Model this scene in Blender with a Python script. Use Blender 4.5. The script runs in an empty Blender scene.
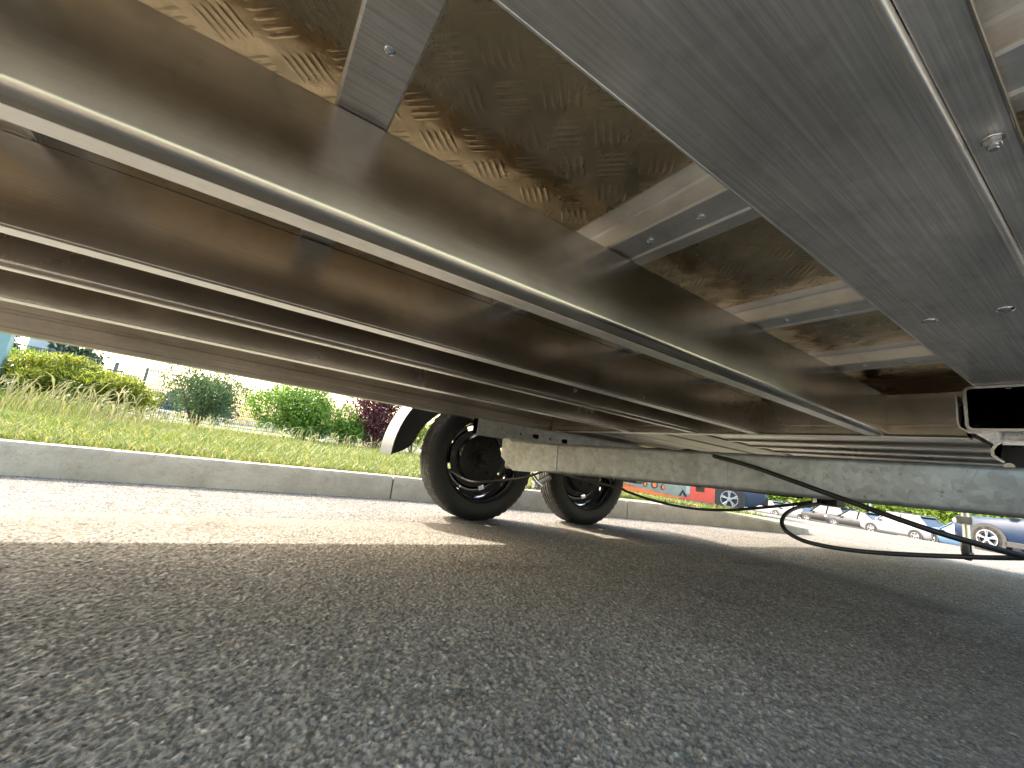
import bpy, bmesh, math, random
import numpy as np
from mathutils import Vector, Matrix
R = math.radians
sc = bpy.context.scene
COL = sc.collection
rng = np.random.default_rng(7)
random.seed(7)

# ------------------------------------------------------------------ camera
cam = bpy.data.cameras.new('camera')
cam.sensor_fit = 'HORIZONTAL'; cam.sensor_width = 36.0
cam.lens = 410.0 * 36.0 / 1024.0
cam.clip_start = 0.01; cam.clip_end = 3000
cam_o = bpy.data.objects.new('camera', cam); COL.objects.link(cam_o)
RT = Vector((0.83229152, -0.53919533, 0.12868263))
DN = Vector((0.20587603, 0.08512731, -0.9748684))
FW = Vector((0.51469008, 0.83786738, 0.18185813))
mw = Matrix((RT, -DN, -FW)).transposed().to_4x4()
mw.translation = (0, 0, 0.40)
cam_o.matrix_world = mw
sc.camera = cam_o

# ------------------------------------------------------------------ sky, sun, exposure
SUN = Vector((-0.55, 1.0, 1.0)).normalized()
el = math.asin(SUN.z); az = math.atan2(SUN.x, SUN.y)
w = bpy.data.worlds.new('World'); sc.world = w; w.use_nodes = True
nt = w.node_tree; nt.nodes.clear()
sky = nt.nodes.new('ShaderNodeTexSky'); sky.sky_type = 'NISHITA'; sky.sun_disc = False
sky.sun_elevation = el; sky.sun_rotation = az; sky.dust_density = 4.5; sky.air_density = 1.7; sky.ozone_density = 0.6
bg = nt.nodes.new('ShaderNodeBackground'); bg.inputs[1].default_value = 0.15
wo = nt.nodes.new('ShaderNodeOutputWorld')
nt.links.new(sky.outputs[0], bg.inputs[0]); nt.links.new(bg.outputs[0], wo.inputs[0])
sl = bpy.data.lights.new('sun', 'SUN'); sl.energy = 2.0; sl.angle = R(0.6); sl.color = (1, 0.94, 0.85)
so = bpy.data.objects.new('sun', sl); COL.objects.link(so); so.location = (-3, 8, 12)
so.rotation_euler = SUN.to_track_quat('Z', 'Y').to_euler()
vs = sc.view_settings
vs.view_transform = 'Standard'; vs.look = 'None'; vs.gamma = 1; vs.use_curve_mapping = False
vs.exposure = 2.8
sc.render.engine = 'CYCLES'
cy = sc.cycles
cy.use_denoising = True; cy.max_bounces = 9; cy.diffuse_bounces = 4; cy.glossy_bounces = 6
cy.transmission_bounces = 6; cy.transparent_max_bounces = 8; cy.sample_clamp_indirect = 8; cy.use_adaptive_sampling = True; cy.adaptive_threshold = 0.02
cy.caustics_reflective = True; cy.blur_glossy = 0.6

# ------------------------------------------------------------------ materials
MAT = {}
def N(t, typ, **kw):
    n = t.nodes.new(typ)
    for k, v in kw.items(): setattr(n, k, v)
    return n
def newmat(name):
    m = bpy.data.materials.new(name); m.use_nodes = True
    t = m.node_tree; b = t.nodes['Principled BSDF']; MAT[name] = m
    return m, t, b
def ramp(t, stops):
    r = N(t, 'ShaderNodeValToRGB'); e = r.color_ramp.elements
    while len(e) < len(stops): e.new(0.5)
    for i, (p, c) in enumerate(stops):
        e[i].position = p; e[i].color = (c[0], c[1], c[2], 1) if not isinstance(c, (int, float)) else (c, c, c, 1)
    return r
def coords(t, scale=(1, 1, 1), rot=(0, 0, 0), world=True):
    g = N(t, 'ShaderNodeNewGeometry') if world else N(t, 'ShaderNodeTexCoord')
    mp = N(t, 'ShaderNodeMapping'); mp.inputs['Scale'].default_value = scale; mp.inputs['Rotation'].default_value = rot
    t.links.new(g.outputs['Position' if world else 'Object'], mp.inputs['Vector'])
    return mp.outputs['Vector']
def noise(t, vec, scale, detail=4, rough=0.55, dist=0.0):
    n = N(t, 'ShaderNodeTexNoise'); n.inputs['Scale'].default_value = scale
    n.inputs['Detail'].default_value = detail; n.inputs['Roughness'].default_value = rough; n.inputs['Distortion'].default_value = dist
    t.links.new(vec, n.inputs['Vector']); return n
def bump(t, b, hgt, strength, dist, prev=None):
    bp = N(t, 'ShaderNodeBump'); bp.inputs['Strength'].default_value = strength; bp.inputs['Distance'].default_value = dist
    t.links.new(hgt, bp.inputs['Height'])
    if prev: t.links.new(prev.outputs[0], bp.inputs['Normal'])
    t.links.new(bp.outputs[0], b.inputs['Normal']); return bp
def mixc(t, fac, a, bcol, mode='MIX'):
    m = N(t, 'ShaderNodeMix', data_type='RGBA', blend_type=mode)
    if isinstance(fac, (int, float)): m.inputs[0].default_value = fac
    else: t.links.new(fac, m.inputs[0])
    for i, v in ((6, a), (7, bcol)):
        if isinstance(v, tuple): m.inputs[i].default_value = (*v, 1)
        else: t.links.new(v, m.inputs[i])
    return m.outputs[2]

def plain(name, col, rough=0.5, metal=0.0, var=0.12, vscale=6, coat=0.0):
    m, t, b = newmat(name)
    v = coords(t); n = noise(t, v, vscale, 5)
    r = ramp(t, [(0.3, tuple(c * (1 - var) for c in col)), (0.7, tuple(min(1, c * (1 + var)) for c in col))])
    t.links.new(n.outputs[0], r.inputs[0]); t.links.new(r.outputs[0], b.inputs['Base Color'])
    b.inputs['Metallic'].default_value = metal; b.inputs['Roughness'].default_value = rough
    b.inputs['Coat Weight'].default_value = coat
    return m

def metal(name, col, r0, r1, brush=(2, 60, 60), brush_amt=0.15, wav=0.0, wavscale=8, stain=0.25, metallic=1.0, brush_bump=0.02):
    """mill finish metal: fine drawing lines along one axis, blotches, stains, slightly uneven sheet"""
    m, t, b = newmat(name)
    v = coords(t)
    vb = coords(t, brush)
    nb = noise(t, vb, 6, 6, 0.65)
    ns = noise(t, v, 3.2, 6, 0.6, 0.4)
    nf = noise(t, v, 26, 5, 0.65)
    dark = tuple(c * (1 - stain) for c in col)
    rs = ramp(t, [(0.34, dark), (0.62, col)]); t.links.new(ns.outputs[0], rs.inputs[0])
    rb = ramp(t, [(0.3, 1 - brush_amt), (0.7, 1.0)]); t.links.new(nb.outputs[0], rb.inputs[0])
    c = mixc(t, 1.0, rs.outputs[0], rb.outputs[0], 'MULTIPLY')
    rf = ramp(t, [(0.28, 0.86), (0.5, 1.0)]); t.links.new(nf.outputs[0], rf.inputs[0])
    c = mixc(t, 1.0, c, rf.outputs[0], 'MULTIPLY')
    t.links.new(c, b.inputs['Base Color'])
    mr = N(t, 'ShaderNodeMapRange'); mr.inputs['To Min'].default_value = r0; mr.inputs['To Max'].default_value = r1
    mr.inputs['From Min'].default_value = 0.3; mr.inputs['From Max'].default_value = 0.7
    t.links.new(ns.outputs[0], mr.inputs[0]); t.links.new(mr.outputs[0], b.inputs['Roughness'])
    b.inputs['Metallic'].default_value = metallic
    p = bump(t, b, nb.outputs[0], brush_bump, 0.004)
    if wav:
        nw = noise(t, v, wavscale, 2, 0.5)
        bump(t, b, nw.outputs[0], wav, 0.02, p)
    return m

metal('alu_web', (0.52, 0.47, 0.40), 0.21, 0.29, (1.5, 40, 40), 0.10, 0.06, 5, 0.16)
metal('alu_mill', (0.95, 0.94, 0.92), 0.36, 0.48, (2, 90, 90), 0.12, 0.0, 5, 0.10)
metal('alu_plate', (0.98, 0.955, 0.925), 0.46, 0.60, (0.8, 60, 60), 0.36, 0.03, 4, 0.24, 1.0, 0.05)
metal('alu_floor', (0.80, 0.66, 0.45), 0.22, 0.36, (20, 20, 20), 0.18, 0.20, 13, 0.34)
metal('alu_cross', (0.95, 0.93, 0.89), 0.42, 0.54, (60, 2, 60), 0.10, 0.04, 6, 0.10)
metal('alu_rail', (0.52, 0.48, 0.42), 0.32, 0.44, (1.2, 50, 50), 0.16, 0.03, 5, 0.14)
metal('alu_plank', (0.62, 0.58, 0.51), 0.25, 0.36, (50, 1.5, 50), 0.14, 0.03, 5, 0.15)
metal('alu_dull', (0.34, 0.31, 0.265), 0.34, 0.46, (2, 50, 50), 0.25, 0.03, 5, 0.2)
metal('zinc', (0.80, 0.80, 0.79), 0.22, 0.34, (20, 20, 20), 0.1, 0, 5, 0.1)
metal('bolt_zinc', (0.85, 0.86, 0.88), 0.16, 0.26, (20, 20, 20), 0.1, 0, 5, 0.1)

def galv():
    m, t, b = newmat('galvanised')
    v = coords(t)
    vo = N(t, 'ShaderNodeTexVoronoi'); vo.inputs['Scale'].default_value = 55; t.links.new(v, vo.inputs['Vector'])
    sp = ramp(t, [(0.0, (0.34, 0.352, 0.35)), (1.0, (0.44, 0.452, 0.448))])
    sx = N(t, 'ShaderNodeSeparateColor'); t.links.new(vo.outputs['Color'], sx.inputs[0]); t.links.new(sx.outputs[0], sp.inputs[0])
    n1 = noise(t, v, 7, 7, 0.68, 0.8)
    dr = ramp(t, [(0.34, (0.74, 0.73, 0.69)), (0.58, (1, 1, 1))]); t.links.new(n1.outputs[0], dr.inputs[0])
    n2 = noise(t, v, 60, 4, 0.6)
    dk = ramp(t, [(0.26, (0.34, 0.32, 0.28)), (0.38, (1, 1, 1))]); t.links.new(n2.outputs[0], dk.inputs[0])
    c = mixc(t, 1, sp.outputs[0], dr.outputs[0], 'MULTIPLY'); c = mixc(t, 0.8, c, dk.outputs[0], 'MULTIPLY')
    t.links.new(c, b.inputs['Base Color'])
    b.inputs['Metallic'].default_value = 0.65; b.inputs['Roughness'].default_value = 0.5
    bump(t, b, n2.outputs[0], 0.12, 0.004)
galv()

def asphalt():
    m, t, b = newmat('asphalt')
    v = coords(t)
    nd = noise(t, v, 40, 2)
    off = N(t, 'ShaderNodeVectorMath', operation='MULTIPLY_ADD'); off.inputs[1].default_value = (0.012,) * 3
    t.links.new(nd.outputs['Color'], off.inputs[0]); t.links.new(v, off.inputs[2])
    vv = off.outputs[0]
    v1 = N(t, 'ShaderNodeTexVoronoi'); v1.inputs['Scale'].default_value = 135; t.links.new(vv, v1.inputs['Vector'])
    v2 = N(t, 'ShaderNodeTexVoronoi'); v2.inputs['Scale'].default_value = 330; t.links.new(vv, v2.inputs['Vector'])
    s1 = N(t, 'ShaderNodeSeparateColor'); t.links.new(v1.outputs['Color'], s1.inputs[0])
    s2 = N(t, 'ShaderNodeSeparateColor'); t.links.new(v2.outputs['Color'], s2.inputs[0])
    c1 = ramp(t, [(0.0, (0.069, 0.064, 0.057)), (0.3, (0.169, 0.156, 0.139)), (0.7, (0.312, 0.289, 0.257)), (0.92, (0.475, 0.439, 0.392)), (1.0, (0.700, 0.647, 0.577))])
    t.links.new(s1.outputs[0], c1.inputs[0])
    c2 = ramp(t, [(0.0, (0.069, 0.064, 0.057)), (0.6, (0.237, 0.219, 0.196)), (1.0, (0.525, 0.486, 0.433))])
    t.links.new(s2.outputs[1], c2.inputs[0])
    sel = ramp(t, [(0.44, 0.0), (0.56, 1.0)]); ns = noise(t, v, 70, 3); t.links.new(ns.outputs[0], sel.inputs[0])
    c = mixc(t, sel.outputs[0], c1.outputs[0], c2.outputs[0])
    gap = ramp(t, [(0.30, (1, 1, 1)), (0.66, (0.22, 0.21, 0.20))]); 
    t.links.new(v1.outputs['Distance'], gap.inputs[0])
    c = mixc(t, 0.75, c, gap.outputs[0], 'MULTIPLY')
    nl = noise(t, v, 1.1, 5, 0.6); rl = ramp(t, [(0.32, (0.84, 0.83, 0.81)), (0.68, (1.08, 1.08, 1.06))]); t.links.new(nl.outputs[0], rl.inputs[0])
    c = mixc(t, 1, c, rl.outputs[0], 'MULTIPLY')
    np_ = noise(t, v, 18, 4, 0.6); rp = ramp(t, [(0.33, (0.62, 0.60, 0.58)), (0.5, (1, 1, 1))]); t.links.new(np_.outputs[0], rp.inputs[0])
    c = mixc(t, 0.8, c, rp.outputs[0], 'MULTIPLY')
    t.links.new(c, b.inputs['Base Color']); b.inputs['Roughness'].default_value = 0.92; b.inputs['Specular IOR Level'].default_value = 0.12
    inv = N(t, 'ShaderNodeMath', operation='SUBTRACT'); inv.inputs[0].default_value = 1.0; t.links.new(v1.outputs['Distance'], inv.inputs[1])
    p = bump(t, b, inv.outputs[0], 0.9, 0.006)
    p = bump(t, b, np_.outputs[0], 0.8, 0.012, p)
    inv2 = N(t, 'ShaderNodeMath', operation='SUBTRACT'); inv2.inputs[0].default_value = 1.0; t.links.new(v2.outputs['Distance'], inv2.inputs[1])
    bump(t, b, inv2.outputs[0], 0.6, 0.0025, p)
asphalt()

def asphalt_near():
    m, t, b = newmat('asphalt_near')
    v = coords(t)
    at = N(t, 'ShaderNodeAttribute'); at.attribute_name = 'stone'
    c1 = ramp(t, [(0.0, (0.125, 0.115, 0.100)), (0.25, (0.210, 0.193, 0.168)), (0.6, (0.315, 0.289, 0.252)), (0.9, (0.430, 0.395, 0.344)), (0.97, (0.620, 0.569, 0.496)), (1.0, (0.700, 0.643, 0.560))])
    t.links.new(at.outputs['Fac'], c1.inputs[0])
    ab = N(t, 'ShaderNodeAttribute'); ab.attribute_name = 'blend'
    c0 = mixc(t, ab.outputs['Fac'], mixc(t, 0.5, (0.165, 0.152, 0.134), mixc(t, 1.0, c1.outputs[0], (0.66, 0.66, 0.66), 'MULTIPLY')), c1.outputs[0])
    nf = noise(t, v, 420, 4, 0.7); rf = ramp(t, [(0.3, (0.62, 0.61, 0.60)), (0.66, (1.15, 1.14, 1.12))]); t.links.new(nf.outputs[0], rf.inputs[0])
    c = mixc(t, 1, c0, rf.outputs[0], 'MULTIPLY')
    nl = noise(t, v, 1.1, 5, 0.6); rl = ramp(t, [(0.32, (0.84, 0.83, 0.81)), (0.68, (1.08, 1.08, 1.06))]); t.links.new(nl.outputs[0], rl.inputs[0])
    no = noise(t, v, 2.6, 6, 0.62, 0.6); ro = ramp(t, [(0.30, (0.70, 0.69, 0.68)), (0.44, (1, 1, 1))]); t.links.new(no.outputs[0], ro.inputs[0])
    c = mixc(t, 1, c, rl.outputs[0], 'MULTIPLY'); c = mixc(t, 0.8, c, ro.outputs[0], 'MULTIPLY')
    t.links.new(c, b.inputs['Base Color']); b.inputs['Roughness'].default_value = 0.92; b.inputs['Specular IOR Level'].default_value = 0.08
    bump(t, b, nf.outputs[0], 0.5, 0.0015)
asphalt_near()

def concrete():
    m, t, b = newmat('concrete')
    v = coords(t)
    n1 = noise(t, v, 5, 6, 0.6); n2 = noise(t, v, 85, 6, 0.75); n3 = noise(t, v, 11, 6, 0.68, 0.3)
    r1 = ramp(t, [(0.3, (0.27, 0.238, 0.178)), (0.7, (0.37, 0.33, 0.252))]); t.links.new(n1.outputs[0], r1.inputs[0])
    r2 = ramp(t, [(0.33, (0.50, 0.48, 0.42)), (0.44, (1, 1, 1))]); t.links.new(n2.outputs[0], r2.inputs[0])
    r3 = ramp(t, [(0.30, (0.78, 0.76, 0.71)), (0.50, (1, 1, 1))]); t.links.new(n3.outputs[0], r3.inputs[0])
    c = mixc(t, 0.7, r1.outputs[0], r2.outputs[0], 'MULTIPLY'); c = mixc(t, 0.8, c, r3.outputs[0], 'MULTIPLY')
    t.links.new(c, b.inputs['Base Color']); b.inputs['Roughness'].default_value = 0.85
    p = bump(t, b, n2.outputs[0], 0.5, 0.01); bump(t, b, n3.outputs[0], 0.4, 0.02, p)
concrete()

def leafmat(name, stops, rough=0.5, trans=0.35):
    m, t, b = newmat(name)
    g = N(t, 'ShaderNodeNewGeometry')
    r = ramp(t, stops); t.links.new(g.outputs['Random Per Island'], r.inputs[0])
    t.links.new(r.outputs[0], b.inputs['Base Color']); b.inputs['Roughness'].default_value = rough
    b.inputs['Specular IOR Level'].default_value = 0.3
    tr = N(t, 'ShaderNodeBsdfTranslucent'); t.links.new(r.outputs[0], tr.inputs[0])
    ms = N(t, 'ShaderNodeMixShader'); ms.inputs[0].default_value = trans
    t.links.new(b.outputs[0], ms.inputs[1]); t.links.new(tr.outputs[0], ms.inputs[2])
    t.links.new(ms.outputs[0], t.nodes['Material Output'].inputs[0])
leafmat('leaf_green', [(0, (0.045, 0.095, 0.012)), (0.5, (0.105, 0.20, 0.024)), (1, (0.18, 0.29, 0.04))])
leafmat('leaf_olive', [(0, (0.03, 0.055, 0.022)), (0.5, (0.06, 0.105, 0.04)), (1, (0.11, 0.165, 0.06))])
leafmat('leaf_gold', [(0, (0.06, 0.09, 0.012)), (0.5, (0.18, 0.21, 0.022)), (1, (0.36, 0.36, 0.04))])
leafmat('leaf_purple', [(0, (0.028, 0.008, 0.013)), (0.5, (0.075, 0.020, 0.030)), (0.85, (0.13, 0.035, 0.045)), (1, (0.20, 0.08, 0.07))])
leafmat('leaf_dark', [(0, (0.02, 0.035, 0.018)), (1, (0.06, 0.09, 0.04))], 0.6, 0.2)
leafmat('leaf_far', [(0, (0.05, 0.075, 0.06)), (1, (0.11, 0.15, 0.10))], 0.7, 0.2)
leafmat('leaf_bright', [(0, (0.07, 0.13, 0.015)), (1, (0.20, 0.27, 0.03))])
leafmat('grass_blade', [(0, (0.075, 0.12, 0.018)), (0.45, (0.13, 0.17, 0.03)), (0.75, (0.21, 0.21, 0.055)), (1, (0.33, 0.28, 0.12))])
leafmat('grass_straw', [(0, (0.13, 0.16, 0.05)), (0.5, (0.26, 0.25, 0.11)), (1, (0.40, 0.35, 0.20))])
plain('bark', (0.12, 0.085, 0.06), 0.85, 0, 0.4, 30)
plain('soil_grass', (0.10, 0.12, 0.035), 0.95, 0, 0.45, 9)
plain('field', (0.12, 0.13, 0.07), 0.95, 0, 0.3, 1.5)
plain('tyre_tread', (0.060, 0.058, 0.055), 0.8, 0, 0.3, 40)
plain('tyre_rubber', (0.009, 0.009, 0.0092), 0.58, 0, 0.35, 22)
plain('rim_black', (0.016, 0.016, 0.018), 0.16, 0.0, 0.2, 8, 0.6)
plain('rim_chrome', (0.42, 0.44, 0.47), 0.22, 0.9, 0.15, 20)
plain('drum_black', (0.005, 0.005, 0.0055), 0.55, 0, 0.4, 30)
plain('cable_black', (0.010, 0.010, 0.011), 0.42, 0, 0.25, 30)
plain('plastic_and_shade_black', (0.012, 0.012, 0.013), 0.6, 0, 0.3, 10)  # black plastic parts, also the shade sheets inside the channel bracket
plain('guard_paint', (0.050, 0.057, 0.066), 0.42, 0.1, 0.07, 7)
plain('dark_steel', (0.03, 0.03, 0.032), 0.55, 0.3, 0.3, 12)
plain('post_steel', (0.09, 0.10, 0.105), 0.6, 0.2, 0.2, 5)
plain('wire_grey', (0.10, 0.12, 0.13), 0.5, 0.3, 0.1, 5)
plain('teal_paint', (0.15, 0.25, 0.28), 0.5, 0.0, 0.12, 4)
plain('tower_wall_hazed', (0.32, 0.36, 0.41), 0.85, 0, 0.08, 0.6)  # lightened to put distance haze into the wall colour
plain('house_wall', (0.42, 0.40, 0.36), 0.85, 0, 0.1, 1)
plain('roof_slate', (0.16, 0.16, 0.18), 0.8, 0, 0.2, 2)
plain('rail_white', (0.62, 0.65, 0.66), 0.5, 0.2, 0.1, 3)
plain('print_grey', (0.24, 0.24, 0.205), 0.8, 0, 0.15, 6)
plain('print_orange', (0.72, 0.17, 0.045), 0.7, 0, 0.12, 6)
plain('print_red', (0.62, 0.075, 0.045), 0.6, 0, 0.12, 6)
plain('print_black', (0.02, 0.02, 0.022), 0.7, 0, 0.2, 6)
plain('print_white', (0.36, 0.36, 0.35), 0.7, 0, 0.1, 6)
plain('car_glass', (0.02, 0.026, 0.032), 0.06, 0, 0.1, 3, 0.5)
plain('lamp_clear', (0.70, 0.72, 0.75), 0.15, 0.2, 0.05, 3)
plain('lamp_red', (0.42, 0.02, 0.02), 0.2, 0, 0.05, 3)
plain('alloy', (0.30, 0.31, 0.33), 0.35, 0.6, 0.08, 6)
for nm, c in dict(navy=(0.006, 0.016, 0.042), white=(0.17, 0.175, 0.185), charcoal=(0.010, 0.012, 0.016), silver=(0.10, 0.108, 0.12),
                  skyblue=(0.06, 0.11, 0.19), black=(0.006, 0.0065, 0.008), slate=(0.03, 0.045, 0.075)).items():
    plain('car_' + nm, c, 0.45, 0.0, 0.05, 2, 0.03); MAT['car_' + nm].node_tree.nodes['Principled BSDF'].inputs['Specular IOR Level'].default_value = 0.22
plain('paint_line', (0.42, 0.41, 0.38), 0.8, 0, 0.15, 8)

# ------------------------------------------------------------------ helpers
def link(o, parent=None):
    COL.objects.link(o)
    if parent is not None:
        o.parent = parent
        o.matrix_parent_inverse = wm(parent).inverted()
    return o
def wm(o):
    m = o.matrix_basis.copy()
    if o.parent is not None: m = wm(o.parent) @ o.matrix_parent_inverse @ m
    return m
def tag(o, label=None, cat=None, group=None, kind=None):
    if label: o['label'] = label
    if cat: o['category'] = cat
    if group: o['group'] = group
    if kind: o['kind'] = kind
    return o
def empty(name, loc, rz=0):
    o = bpy.data.objects.new(name, None); o.location = loc; o.rotation_euler = (0, 0, rz); o.empty_display_size = 0.1
    return link(o)
def from_bm(name, bm, mat, parent=None, smooth=False, angle=None):
    bmesh.ops.recalc_face_normals(bm, faces=bm.faces[:])
    me = bpy.data.meshes.new(name); bm.to_mesh(me); bm.free()
    me.materials.append(MAT[mat])
    if smooth or angle:
        me.shade_smooth()
        if angle: me.set_sharp_from_angle(angle=R(angle))
    o = bpy.data.objects.new(name, me)
    return link(o, parent)
def bm_box(bm, x0, x1, y0, y1, z0, z1, bev=0.0):
    r = bmesh.ops.create_cube(bm, size=1.0)
    for v in r['verts']:
        v.co = Vector(((x0 + x1) / 2 + v.co.x * (x1 - x0), (y0 + y1) / 2 + v.co.y * (y1 - y0), (z0 + z1) / 2 + v.co.z * (z1 - z0)))
    if bev:
        es = list({e for v in r['verts'] for e in v.link_edges})
        bmesh.ops.bevel(bm, geom=es, offset=bev, segments=2, affect='EDGES', profile=0.6)
def box(name, x0, x1, y0, y1, z0, z1, mat, parent=None, bev=0.0):
    bm = bmesh.new(); bm_box(bm, x0, x1, y0, y1, z0, z1, bev)
    return from_bm(name, bm, mat, parent)
def bm_prism(bm, poly, fn, a, b):
    """closed 2D polygon swept from a to b; fn(p, s) gives the 3D point"""
    va = [bm.verts.new(fn(p, a)) for p in poly]; vb = [bm.verts.new(fn(p, b)) for p in poly]
    n = len(poly)
    for i in range(n): bm.faces.new((va[i], va[(i + 1) % n], vb[(i + 1) % n], vb[i]))
    f1 = bm.faces.new(va); f2 = bm.faces.new(vb[::-1])
    bmesh.ops.triangulate(bm, faces=[f1, f2])
def thicken(pts, t):
    """open polyline to closed strip of thickness t on its left side"""
    L = []
    n = len(pts)
    for i in range(n):
        a = Vector(pts[max(i - 1, 0)]); c = Vector(pts[i]); b = Vector(pts[min(i + 1, n - 1)])
        d1 = (c - a).normalized() if i else (b - c).normalized()
        d2 = (b - c).normalized() if i < n - 1 else d1
        n1 = Vector((-d1.y, d1.x)); n2 = Vector((-d2.y, d2.x)); m = (n1 + n2).normalized()
        k = t / max(0.3, m.dot(n1)); L.append(c + m * k)
    return [tuple(p) for p in pts] + [tuple(p) for p in reversed(L)]
AX = lambda p, s: (s, p[0], p[1])      # profile (y, z) along X
AY = lambda p, s: (p[0], s, p[1])      # profile (x, z) along Y
def prof(name, poly, fn, a, b, mat, parent, angle=35):
    bm = bmesh.new(); bm_prism(bm, poly, fn, a, b)
    return from_bm(name, bm, mat, parent, angle=angle)
def arc(cx, cz, r, a0, a1, n):
    return [(cx + r * math.cos(R(a0 + (a1 - a0) * i / n)), cz + r * math.sin(R(a0 + (a1 - a0) * i / n))) for i in range(n + 1)]
def bm_lathe(bm, profile, seg, origin, axis='Y', closed=True, flip=None):
    """profile (radius, along) turned about an axis through origin"""
    ox, oy, oz = origin; rings = []
    for (r, a) in profile:
        ring = []
        for k in range(seg):
            th = 2 * math.pi * k / seg; c, s = r * math.cos(th), r * math.sin(th)
            p = (ox + c, oy + a, oz + s) if axis == 'Y' else ((ox + a, oy + c, oz + s) if axis == 'X' else (ox + c, oy + s, oz + a))
            ring.append(bm.verts.new(p))
        rings.append(ring)
    m = len(rings)
    for i in range(m if closed else m - 1):
        A, B = rings[i], rings[(i + 1) % m]
        for k in range(seg): bm.faces.new((A[k], A[(k + 1) % seg], B[(k + 1) % seg], B[k]))
    return rings
def spline(P, n=8):
    P = [Vector(p) for p in P]; out = []
    for i in range(len(P) - 1):
        p0, p1, p2, p3 = P[max(i - 1, 0)], P[i], P[i + 1], P[min(i + 2, len(P) - 1)]
        for k in range(n):
            u = k / n
            out.append(0.5 * ((2 * p1) + (p2 - p0) * u + (2 * p0 - 5 * p1 + 4 * p2 - p3) * u * u + (3 * p1 - p0 - 3 * p2 + p3) * u ** 3))
    out.append(P[-1]); return out
def bm_tube(bm, path, rad, seg=10):
    path = [Vector(p) for p in path]; rings = []; up = None
    for i, p in enumerate(path):
        d = (path[min(i + 1, len(path) - 1)] - path[max(i - 1, 0)]).normalized()
        if up is None: up = d.orthogonal().normalized()
        up = (up - d * up.dot(d)).normalized(); sd = d.cross(up)
        r = rad[i] if isinstance(rad, (list, tuple)) else rad
        rings.append([bm.verts.new(p + (up * math.cos(2 * math.pi * k / seg) + sd * math.sin(2 * math.pi * k / seg)) * r) for k in range(seg)])
    for i in range(len(rings) - 1):
        for k in range(seg): bm.faces.new((rings[i][k], rings[i][(k + 1) % seg], rings[i + 1][(k + 1) % seg], rings[i + 1][k]))
    bm.faces.new(rings[0][::-1]); bm.faces.new(rings[-1])
def tube(name, path, rad, mat, parent=None, seg=10):
    bm = bmesh.new(); bm_tube(bm, path, rad, seg)
    return from_bm(name, bm, mat, parent, angle=50)
def raw_mesh(name, V, F, mat, parent=None, smooth=False):
    """V (n,3) array, F (m,k) array of equal sized faces"""
    me = bpy.data.meshes.new(name); V = np.asarray(V, dtype=np.float32); F = np.asarray(F, dtype=np.int32)
    me.vertices.add(len(V)); me.vertices.foreach_set('co', V.ravel())
    k = F.shape[1]; me.loops.add(F.size); me.loops.foreach_set('vertex_index', F.ravel())
    me.polygons.add(len(F)); me.polygons.foreach_set('loop_start', np.arange(0, F.size, k, dtype=np.int32))
    me.polygons.foreach_set('loop_total', np.full(len(F), k, dtype=np.int32))
    me.update(calc_edges=True); me.validate()
    me.materials.append(MAT[mat])
    if smooth: me.shade_smooth()
    o = bpy.data.objects.new(name, me)
    return link(o, parent)
def share(name, src, parent, loc=(0, 0, 0)):
    o = bpy.data.objects.new(name, src.data); link(o, parent); o.location = loc
    return o

# ------------------------------------------------------------------ terrain and road
def tz(x, y=0.0):
    """the car park falls gently away beyond the trailer"""
    return np.interp(np.asarray(x, dtype=float), [-1e4, 4, 6, 8, 13, 18, 23, 30, 44, 60, 1e4], [0, 0, -.03, -.08, -.22, -.36, -.56, -.91, -1.62, -2.0, -2.0])
def grid(name, xs, ys, dz, mat, mask=None):
    X, Y = np.meshgrid(xs, ys, indexing='ij'); Z = tz(X, Y) + dz
    V = np.stack([X, Y, Z], -1).reshape(-1, 3); ny = len(ys)
    i, j = np.meshgrid(np.arange(len(xs) - 1), np.arange(ny - 1), indexing='ij')
    a = (i * ny + j).ravel(); F = np.stack([a, a + ny, a + ny + 1, a + 1], -1)
    return raw_mesh(name, V, F, mat, smooth=True)
xs = np.unique(np.concatenate([np.linspace(-1500, -60, 8), np.linspace(-60, 80, 141), np.linspace(80, 1500, 8)]))
ys = np.array([-1500, -300, -80, -20, -8, -4, -2, 0, 2, 4, 8, 14, 20, 30, 45, 80, 300, 1500.])
tag(grid('ground', xs, ys, -0.03, 'field'), kind='structure')
xr = np.unique(np.concatenate([np.linspace(-60, 80, 141), np.linspace(3.5, 8, 19)]))
tag(grid('road', xr, np.array([-40, -10, -4, -1, 0, 1, 2, 3, 4, 8, 14, 22, 40.]), 0.0, 'asphalt'), kind='structure')

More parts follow.
